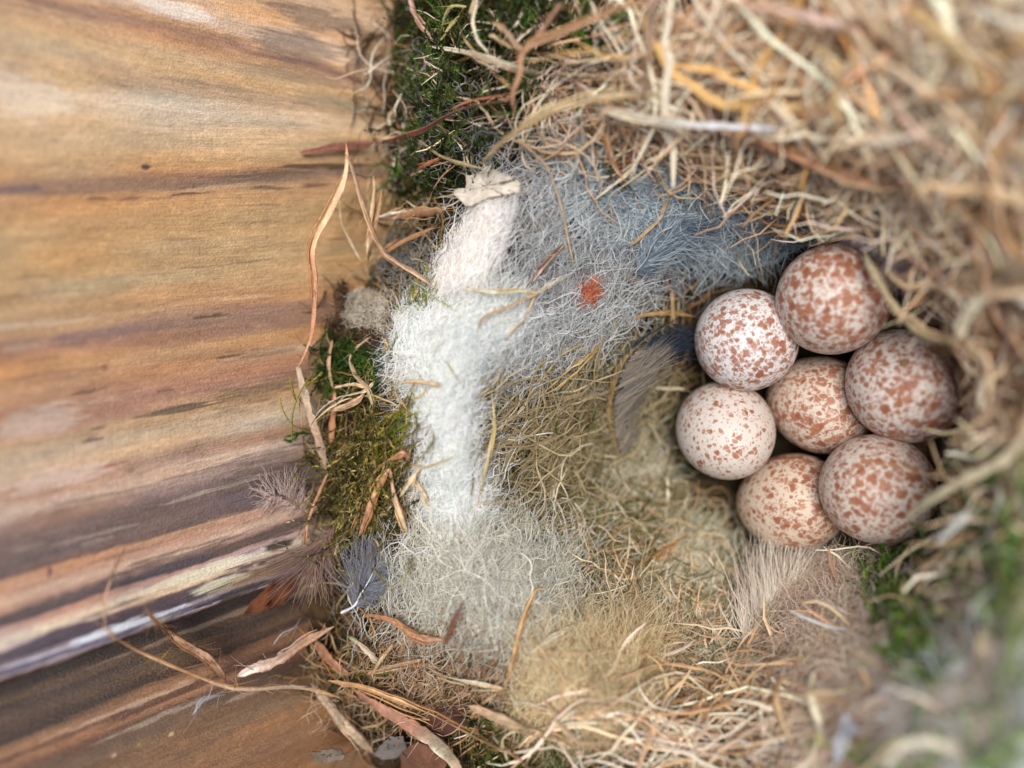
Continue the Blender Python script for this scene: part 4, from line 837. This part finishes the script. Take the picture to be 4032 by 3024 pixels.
# bottom left
add('fuzzy tan root stretching left across the dark board', [(401,2350,.25),(410,2420,.3),(425,2490,.35),(520,2550,.4),(638,2605,.45),(851,2690,.55),(972,2715,.65),(1155,2703,.7),(1350,2748,.5)], [8,10,14,18,19,26,30,22,22], [(196,150,110),(190,138,88),(196,156,112),(180,150,118),(196,150,100)], name='root_fibre', cat='root', fuzz=60, flat=.7)
add('dark brown needle leaning on the streaked board', hh([(506,2128),(470,2200),(437,2271),(386,2368)], [.25,.32,.32,.15]), [4,10,11,7], [(120,78,46),(84,50,28)], name='dry_needle', cat='needle')
add('pale hair thin straw beside the brown needle', hh([(470,2205),(440,2275),(418,2340),(403,2385)], [.25,.3,.3,.2]), [5,6,7,6], [(214,176,140),(206,160,120)])
add('fuzzy brown bark shred hanging over the dark board', hh([(571,2385),(600,2430),(644,2466),(717,2532),(820,2593),(890,2680)], [.2,.3,.35,.4,.45,.45]), [7,14,30,34,44,30], [(150,108,70),(170,122,82),(160,114,76)], name='bark_strip', cat='bark', fuzz=70, split=3, flat=.4)
add('pale pinkish bark blade pointing down left over the dark board', hh([(934,2664),(1000,2632),(1094,2599),(1215,2520),(1318,2465)], [.45,.55,.6,.6,.45]), [34,52,52,38,16], [(232,206,190),(222,180,150),(200,144,98),(186,136,96)], name='bark_strip', cat='bark', split=3, flat=.35, fuzz=14)
add('wide reddish strip with pale flecks running to the bottom edge', hh([(1394,2717),(1529,2807),(1665,2889),(1742,2952),(1820,3040)], [.35,.5,.55,.55,.5]), [26,50,58,60,54], [(170,108,74),(190,126,92),(186,120,86),(214,196,160),(196,150,104)], name='bark_strip', cat='bark', flat=.3, split=2, fuzz=20)
add('orange brown strip disappearing under the fuzzy root', hh([(1240,2525),(1303,2604),(1375,2660)], [.3,.35,.3]), [30,48,36], [(160,100,58),(170,108,64)], name='bark_strip', cat='bark', fuzz=8)
add('fuzzy pale twig drooping to the bottom edge', hh([(1225,2690),(1281,2753),(1349,2843),(1416,2907),(1470,2965)], [.45,.5,.5,.5,.4]), [26,44,50,48,36], [(170,136,104),(190,160,124),(186,156,116)], name='root_fibre', cat='root', fuzz=80, flat=.5, split=2)
add('long tan straw crossing the bottom left from root to lower edge', hh([(1290,2680),(1420,2705),(1526,2745),(1709,2818),(1860,2897),(2012,2970),(2090,3035)], [.5,.55,.58,.6,.55,.5,.45]), [18,26,32,34,30,28,24], [(196,142,84),(206,156,98),(200,148,94)], fuzz=20)
add('L shaped yellow straw bent sharply over the wool mat, upright arm', hh([(2156,2319),(2110,2324),(2085,2370),(2055,2441),(2024,2563),(1986,2718)], [.35,.42,.45,.45,.42,.35]), [9,13,17,19,22,22], [(206,166,96),(196,150,84),(190,138,80)])
add('lying arm of the bent yellow straw with a pale end', hh([(1990,2712),(1920,2700),(1806,2678),(1735,2655),(1655,2615)], [.38,.4,.42,.4,.3]), [20,24,24,18,10], [(200,150,96),(226,204,156),(230,212,166),(196,144,98)])
add('short shiny straw standing on the bottom left edge', hh([(1462,2668),(1496,2605),(1551,2532)], [.35,.45,.4]), [12,19,16], [(190,124,70),(222,190,130),(196,142,88)])
add('orange straw rising right from the shiny one', hh([(1441,2656),(1540,2625),(1660,2597)], [.35,.4,.38]), [14,20,16], ORG)
add('tattered orange shred on the lower wool mat', hh([(1450,2420),(1551,2447),(1605,2490),(1660,2512),(1745,2520)], [.4,.45,.45,.45,.4]), [18,26,34,34,18], [(186,124,74),(196,140,90)], name='bark_strip', cat='bark', fuzz=50, split=3)
add('dark red blade standing on the lower wool mat', hh([(1826,2368),(1800,2415),(1781,2453),(1748,2545)], [.5,.52,.52,.4]), [6,18,18,10], [(120,74,56),(136,84,62)])
add('cream flake slanting at the border of wool mat and tan fur', hh([(2285,2457),(2230,2485),(2164,2525),(2110,2562),(2064,2602)], [.3,.36,.38,.36,.28]), [8,24,36,26,9], [(216,198,160),(228,214,184)], flat=.3)
add('wide tan leaf blade ending in a thread along the bottom', hh([(1845,2780),(1920,2808),(2012,2848),(2134,2880),(2230,2925),(2360,3035)], [.45,.5,.5,.48,.45,.4]), [30,50,42,26,22,16], [(196,156,116),(206,170,124),(206,176,124),(190,138,90)], fuzz=16)
add('pale straw lying flat along the bottom of the tan fur', hh([(2120,2872),(2250,2850),(2377,2848),(2480,2856),(2600,2862)], [.4,.42,.4,.38,.3]), [12,15,15,13,9], CREAM + OLIV)
add('thin straw looping at the bottom edge', hh([(2000,3000),(1986,2955),(1978,2915),(2012,2885),(2060,2878),(2110,2880)], [.4,.45,.48,.48,.48,.45]), [9,10,10,11,11,9], [(206,176,124),(214,190,144)], flat=.9)
add('dark rust needle in the litter left of the pale feather', hh([(2646,2388),(2632,2440),(2626,2502),(2638,2645)], [.25,.3,.3,.25]), [7,15,17,8], [(136,84,40),(150,96,48)], name='dry_needle', cat='needle')
add('orange brown straw rising right below the lowest egg', hh([(2495,2228),(2590,2180),(2640,2150),(2695,2120)], [.25,.32,.33,.25]), [14,19,20,12], [(170,116,58),(180,126,66)])
add('mossy pale twig stub in the bottom left litter', hh([(1365,2503),(1398,2521),(1439,2559),(1490,2606)], [.4,.45,.45,.35]), [14,22,24,22], [(150,150,80),(190,170,136),(206,178,148)], name='twig', cat='twig', flat=.9)
add('brown straw slanting in the right litter beneath the lowest egg', hh([(2800,2170),(2850,2230),(2900,2265),(2975,2330)], [.25,.33,.33,.25]), [16,22,28,22], [(190,160,104),(176,140,92)])
add('golden blurred stem curving down at the lower right', [(3075,2660,0),(3060,2720,0),(3060,2776,0),(3085,2850,0),(3113,2915,0),(3165,3050,0)], [24,34,36,38,40,40], [(206,156,94),(214,176,120),(226,206,180)], zabs=[1.3,1.5,1.6,1.65,1.7,1.7], flat=.6)
add('cream blurred stem right of the golden one', [(3200,2640,0),(3192,2745,0),(3217,2824,0),(3240,2930,0)], [24,40,42,26], CREAM, zabs=[1.7,1.9,2.0,2.0], flat=.6)
add('pale near twig curving along the lower right corner', [(3480,3030,0),(3540,2950,0),(3640,2920,0),(3760,2960,0),(3800,3040,0)], [40,56,60,54,46], [(214,204,176),(206,190,160)], zabs=[3.2,3.4,3.5,3.5,3.4], flat=.6)
add('tan near straw standing at the far lower right', [(3830,2740,0),(3860,2640,0),(3870,2540,0),(3860,2460,0)], [50,64,56,34], [(206,190,150),(196,170,126)], zabs=[3.3,3.4,3.4,3.2], flat=.6)
for i, (label, pts, w, cols, name, cat, group, kw) in enumerate(ST):
    pu = np.mean([p_[0] for p_ in pts]); pv = np.mean([p_[1] for p_ in pts])
    if pu > 2150 and pv < 640 or pu > 2900 and pv < 960: kw = dict(kw, extra=kw.get('extra', 0) + .38)      # on top of the tangle
    if kw.get('zabs'): kw = dict(kw, zabs=[z + .3 for z in kw['zabs']])
    g = Geo(); straw_geo(g, pts, w, cols, 500 + i, **kw)
    grp = {'dry_straw': group, 'bark_strip': 'bark strips in the nest', 'wood_chip': 'wood chips in the nest', 'dry_needle': 'dry needles in the nest', 'root_fibre': 'fuzzy roots in the nest'}.get(name)
    tag(g.build(name, M_STRAW), label, cat, grp)

# ------------------------------------------------------------------ moss sprigs lying loose
def sprig(label, paths, cols, seed, leaf=.06, M=40):
    g = Geo()
    for i, pts in enumerate(paths):
        c = catmull(pts, 12); z = S(c[:, 0], c[:, 1]) + c[:, 2]
        moss_geo(g, None, 1, seed + i, cols, leaf=leaf, M=M, path=P(c[:, 0], c[:, 1], z), stem=.012, tipgain=1.2)
    return tag(g.build('moss_sprig', M_MOSS), label, 'moss sprig', 'loose moss sprigs')
sprig('yellow green moss sprig with upright fingers leaning on the broad pale stem', [hh([(1150,1740),(1150,1640),(1165,1580),(1195,1520),(1230,1465)], [.3,.45,.5,.5,.5]), hh([(1165,1580),(1150,1530),(1142,1480)], .5), hh([(1195,1520),(1230,1500),(1268,1465)], .55), hh([(1215,1690),(1160,1680),(1115,1620),(1098,1548)], [.3,.4,.4,.35]), hh([(1185,1650),(1182,1580),(1200,1540)], .4)], [(186,176,80),(166,160,66),(196,184,100)], 700, leaf=.05)
sprig('bright green moss sprig lying on the board left of the pale stem', [hh([(1235,1712),(1180,1706),(1125,1722)], [.2,.28,.2]), hh([(1180,1706),(1150,1735),(1120,1730)], .22)], [(70,120,30),(84,136,36)], 710, leaf=.07)
sprig('green moss sprig branching over the board under the reddish blade', [hh([(1585,640),(1560,690),(1530,660),(1490,645),(1452,682)], [.7,.85,.9,.9,.8]), hh([(1560,690),(1530,715),(1480,758)], [.85,.9,.8]), hh([(1575,590),(1560,625),(1585,700)], [.7,.75,.6])], [(96,140,40),(80,124,36),(120,160,50)], 720, leaf=.06)
sprig('long olive moss strand hanging down beside the small grey feather', [hh([(1255,2190),(1262,2290),(1275,2370),(1300,2430),(1340,2490)], [.4,.5,.5,.5,.4])], [(130,116,40),(110,100,34),(160,140,50)], 730, leaf=.035, M=70)
sprig('pair of pale curled moss stems sticking out left of the litter', [hh([(1290,1840),(1250,1870),(1200,1885),(1165,1875),(1168,1850)], [.3,.4,.45,.45,.45]), hh([(1265,1820),(1235,1845),(1195,1855)], [.3,.4,.4])], [(190,178,110),(150,160,70)], 740, leaf=.03)
sprig('olive mossy stem reaching left from the wood chip', [hh([(1730,880),(1640,890),(1560,895),(1490,880),(1430,850),(1350,800)], [.7,.8,.8,.75,.6,.4])], [(120,108,58),(140,120,66),(104,100,70)], 750, leaf=.05, M=90)

# ------------------------------------------------------------------ feathers
def feather(label, shaft, h, vanes, quill, w0, seed, dark=None):
    """shaft: photo points from quill to tip; vanes: (side, length cm, angle, colours, n, droop)"""
    rng = np.random.default_rng(seed)
    c = catmull([(a, b, 0) for a, b in shaft], 30); n = len(c)
    t = np.linspace(0, 1, n)
    z = S(c[:, 0], c[:, 1]); z = np.convolve(np.pad(z, 4, 'edge'), np.ones(9) / 9, 'valid') + np.interp(t, np.linspace(0, 1, len(h)), h)
    p = P(c[:, 0], c[:, 1], z)
    root = empty('feather', tuple(p[0])); tag(root, label, 'feather', 'feathers lying in the nest')
    g = Geo(); g.tubes(p[None], (w0 * np.linspace(1, .25, n))[None], np.array([lin(quill)]), sides=6); g.build('shaft', M_STRAW, root)
    tg = np.gradient(p, axis=0); tg /= np.linalg.norm(tg, axis=1, keepdims=True)
    sd = np.cross(tg, (0, 0, 1.0)); sd /= np.linalg.norm(sd, axis=1, keepdims=True)
    for (side, L, ang, cols, nb, wav, t0, curlv) in vanes:
        K = 12; s = np.sort(rng.uniform(t0, 1, nb)); i = np.clip((s * (n - 1)).astype(int), 0, n - 2)
        a = np.radians(ang) + rng.normal(size=nb) * wav
        env = np.interp(s, [t0, t0 + (1 - t0) * .25, .8, 1], [.5, 1, .85, .45]) * rng.uniform(.82, 1.08, nb) * L
        k = np.linspace(0, 1, K)[None]
        # barbs start outwards and curve towards the tip
        aa = a[:, None] - curlv * k
        dx = np.cumsum(np.cos(aa), 1) / K; dy = np.cumsum(np.sin(aa), 1) / K
        q = p[i][:, None] + env[:, None, None] * (dx[..., None] * tg[i][:, None] + side * dy[..., None] * sd[i][:, None])
        q[..., 2] += -.10 * k ** 2 * L + rng.normal(size=(nb, 1)) * .012
        if wav > .15: q += (np.sin(k * 7 + rng.uniform(0, 6, (nb, 1)))[..., None] * rng.normal(size=(nb, 1, 3)) * .03 * k[..., None])
        cc = shade(cols, nb, rng, .08)[:, None] * np.ones((1, K, 1))
        if dark is not None:
            ts, dc = dark
            e = np.clip((s[:, None] + .25 * k - ts) / .08, 0, 1)[..., None]
            cc = cc * (1 - e) + lin(dc) * e
        g = Geo(); g.tubes(q, (.006 if wav < .15 else .0045) * np.linspace(1, .35, K)[None] * np.ones((nb, 1)), cc, sides=4, flat=.4)
        g.build('vane', M_BARB, root)
    return root
feather('smoke grey feather with a dark slate tip curled against the leftmost eggs', [(2440,1800),(2408,1680),(2412,1560),(2450,1440),(2530,1345),(2660,1262)], [.3,.42,.5,.55,.55,.45],
        [(1, 1.0, 48, [(140,130,116),(158,146,128),(112,106,102)], 420, .14, .0, .25), (-1, .22, 22, [(166,136,84),(150,120,76),(186,160,110)], 160, .08, .0, .3)], (150,130,100), .010, 801, dark=(.70, (44, 54, 68)))
feather('pale beige feather spread wide below the lowest egg, thin shaft slanting up right', [(2935,2545),(2970,2470),(3030,2390),(3085,2330),(3190,2285)], [.35,.42,.45,.45,.4],
        [(-1, 1.05, 44, [(226,214,198),(212,200,184),(236,228,216)], 330, .36, .0, .6), (1, 1.0, 42, [(226,212,198),(212,198,182),(238,230,218)], 330, .36, .0, .6)], (240,230,210), .007, 802)
feather('small grey downy feather with a bright white quill in the lower left', [(1345,2412),(1395,2385),(1420,2340),(1445,2300),(1475,2240)], [.45,.5,.5,.5,.45],
        [(-1, .75, 42, [(130,130,136),(110,108,114),(150,150,158)], 150, .3, .25, .3), (1, .6, 45, [(120,122,130),(146,148,156)], 120, .3, .25, .3)], (236,236,240), .020, 803)
feather('slate blue downy feather spread under white hairs above the orange fluff', [(2500,1075),(2545,1020),(2570,960),(2640,890),(2720,850)], [.3,.36,.38,.36,.3],
        [(-1, .7, 45, [(130,142,154),(106,118,130),(156,168,178)], 240, .34, .0, .5), (1, .8, 42, [(120,134,146),(96,108,122),(170,182,190)], 240, .34, .0, .5)], (170,180,188), .007, 804)
feather('brownish downy feather drooping over the dark corner at the lower left', [(1330,2060),(1280,2130),(1230,2210),(1215,2300)], [.3,.4,.42,.4],
        [(-1, .75, 30, [(150,118,100),(130,100,86),(176,150,136)], 150, .25, .1, .1), (1, .95, 22, [(140,112,100),(166,138,124)], 150, .25, .1, -.1)], (150,116,90), .006, 805)
feather('faint pinkish downy feather lying against the board', [(1195,2010),(1140,1970),(1090,1950),(1040,1960)], [.1,.16,.18,.15],
        [(-1, .4, 55, [(206,182,170),(190,164,150)], 80, .35, .0, .3), (1, .5, 55, [(206,186,176),(190,166,152)], 90, .35, .0, .3)], (190,160,140), .006, 806)
feather('wispy translucent feather end beside the lowest two eggs', [(3390,2270),(3420,2190),(3480,2130),(3590,2080)], [.2,.35,.45,.4],
        [(-1, .5, 35, [(176,160,142),(150,132,116)], 70, .2, .0, .3), (1, .55, 35, [(170,150,132),(196,184,170)], 80, .2, .0, .2)], (206,196,180), .007, 807)

# ------------------------------------------------------------------ sheets: papery scrap, leaves, flake, lichen
def sheet(name, label, cat, outline, h, col, seed, crumple=.05, thick=.012, fibres=0, group=None):
    """crumpled thin piece with an irregular outline given in photo points"""
    rng = np.random.default_rng(seed)
    o = np.array(outline, float); m = len(o); ce = o.mean(0)
    o = np.concatenate([np.stack([np.interp(np.linspace(0, 1, 5)[:-1], [0, 1], [o[i, k], o[(i + 1) % m, k]]) for k in (0, 1)], -1) for i in range(m)])
    o += rng.normal(size=o.shape) * 3.5
    m = len(o); R = 9
    s = np.linspace(0, 1, R)[:, None, None]
    g2 = ce + (o - ce)[None] * s + np.where((s > 0) & (s < 1), rng.normal(size=(R, m, 2)) * 2.0, 0)
    z0 = S(ce[0], ce[1])
    ph = rng.uniform(0, 6, 8); fx = rng.normal(size=(8, 2)) / 40
    wave = sum(np.sin(g2[..., 0] * fx[i, 0] + g2[..., 1] * fx[i, 1] + ph[i]) for i in range(8)) / 8 ** .5
    z = .7 * np.maximum(S(g2[..., 0], g2[..., 1]), z0 - .2) + .3 * z0 + h + crumple * wave
    top = P(g2[..., 0], g2[..., 1], z).reshape(-1, 3); bot = top - np.array((0, 0, thick))
    i = (np.arange(R - 1) * m)[:, None]; j = np.arange(m)[None]; j2 = (j + 1) % m
    f = np.stack([i + j, i + m + j, i + m + j2, i + j2], -1).reshape(-1, 4)
    n = R * m; e = (R - 1) * m + np.arange(m); e2 = np.roll(e, -1)
    rim = np.stack([e, e + n, e2 + n, e2], -1)
    c = lin(col) * np.exp(rng.normal(size=(n, 1)) * .08 + .12 * wave.reshape(-1, 1))
    g = Geo(); g.add(np.concatenate([top, bot]), np.concatenate([f, f[:, ::-1] + n, rim]), np.clip(np.concatenate([c, c]), 0, .9))
    if fibres:
        k = rng.integers(0, m, fibres); q0 = top[(R - 1) * m + k]; d = q0 - top.mean(0); d /= np.linalg.norm(d, axis=1, keepdims=True)
        K = 6; t = np.linspace(0, 1, K)[None, :, None]
        q = q0[:, None] + (d + rng.normal(size=d.shape) * .5)[:, None] * t * rng.uniform(.05, .2, fibres)[:, None, None]
        g.tubes(q, .005 * np.linspace(1, .4, K)[None] * np.ones((fibres, 1)), shade([col], fibres, rng))
    return tag(g.build(name, M_SHEET), label, cat, group)
sheet('paper_scrap', 'crumpled cream papery scrap with a torn edge above the cotton tuft', 'paper scrap', [(1838,690),(1890,676),(1925,650),(1950,672),(2000,690),(2052,720),(2040,760),(1990,765),(1935,772),(1880,800),(1830,815),(1790,770),(1785,745),(1830,750)], .5, (216, 206, 190), 901, .07, .02, 40)
sheet('leaf_flake', 'olive translucent flake hanging in front of the pink egg', 'flake', [(3535,1470),(3560,1425),(3610,1390),(3680,1360),(3740,1350),(3770,1400),(3700,1420),(3640,1440),(3590,1445),(3560,1475)], 1.25, (150, 122, 84), 902, .08, .015, 10)
sheet('dry_leaf', 'crumpled dark maroon leaf in the litter near the bottom edge', 'dead leaf', [(1720,2790),(1780,2770),(1830,2790),(1848,2840),(1800,2880),(1750,2900),(1690,2920),(1670,2870)], .28, (96, 62, 54), 903, .08, .012)
sheet('dry_leaf', 'brown leaf at the bottom edge under the reddish strip', 'dead leaf', [(1580,2960),(1640,2920),(1710,2960),(1760,3010),(1740,3080),(1640,3090),(1580,3040)], .3, (120, 84, 66), 904, .07, .012)
sheet('dry_leaf', 'orange brown leaf wedged in the dark corner of the boards', 'dead leaf', [(990,2370),(1060,2300),(1130,2270),(1190,2250),(1170,2310),(1110,2380),(1040,2400),(950,2430)], .4, (112, 66, 42), 905, .07, .012)
sheet('lichen_flake', 'pale grey lichen crumb at the bottom left', 'lichen', [(1500,2930),(1540,2905),(1590,2900),(1600,2940),(1560,2985),(1500,2995),(1470,2970)], .55, (122, 114, 108), 906, .06, .02, 14, 'lichen crumbs at the lower edge')
sheet('lichen_flake', 'thin ragged lichen crumb further left over the brown board', 'lichen', [(1230,2965),(1290,2950),(1350,2955),(1360,2985),(1290,3005),(1240,2998)], .5, (136, 120, 104), 907, .04, .02, 12, 'lichen crumbs at the lower edge')
sheet('white_petal', 'small bright white petal like flake at the lower right, out of focus', 'flake', [(3300,2870),(3330,2810),(3360,2850),(3400,2880),(3350,2890),(3320,2980),(3290,3010),(3280,2930)], .9, (230, 232, 240), 908, .06, .02)
sheet('dry_leaf', 'pinkish tan leaf piece on the far right behind the pale arch', 'dead leaf', [(3880,1260),(3950,1190),(4060,1190),(4120,1280),(4080,1420),(3960,1440),(3880,1370)], .15, (206, 160, 116), 909, .1, .015)
sheet('dry_leaf', 'pale beige leaf piece on the right bank beside the pink egg', 'dead leaf', [(3760,1430),(3850,1400),(3960,1440),(4010,1560),(3960,1680),(3850,1700),(3790,1600),(3770,1500)], .1, (190, 164, 126), 910, .1, .015)
g = Geo(); straw_geo(g, hh([(782,2600),(800,2560),(835,2530),(860,2520)], .3) if False else hh([(758,2815),(790,2770),(830,2745),(890,2735)], [.3,.4,.42,.4]), [6,14,14,8], [(190, 190, 196), (150, 140, 140)], 950, fuzz=10)
tag(g.build('feather_scrap', M_FUR), 'tiny silvery bent feather scrap over the dark board below the fuzzy root', 'feather scrap')
g = Geo(); straw_geo(g, hh([(1075,2540),(1110,2495),(1160,2470),(1185,2430)], [.3,.38,.38,.3]), [4,6,6,4], [(206, 200, 196)], 951, flat=1)
tag(g.build('white_thread', M_FUR), 'thin white thread curling in front of the dark corner', 'thread')
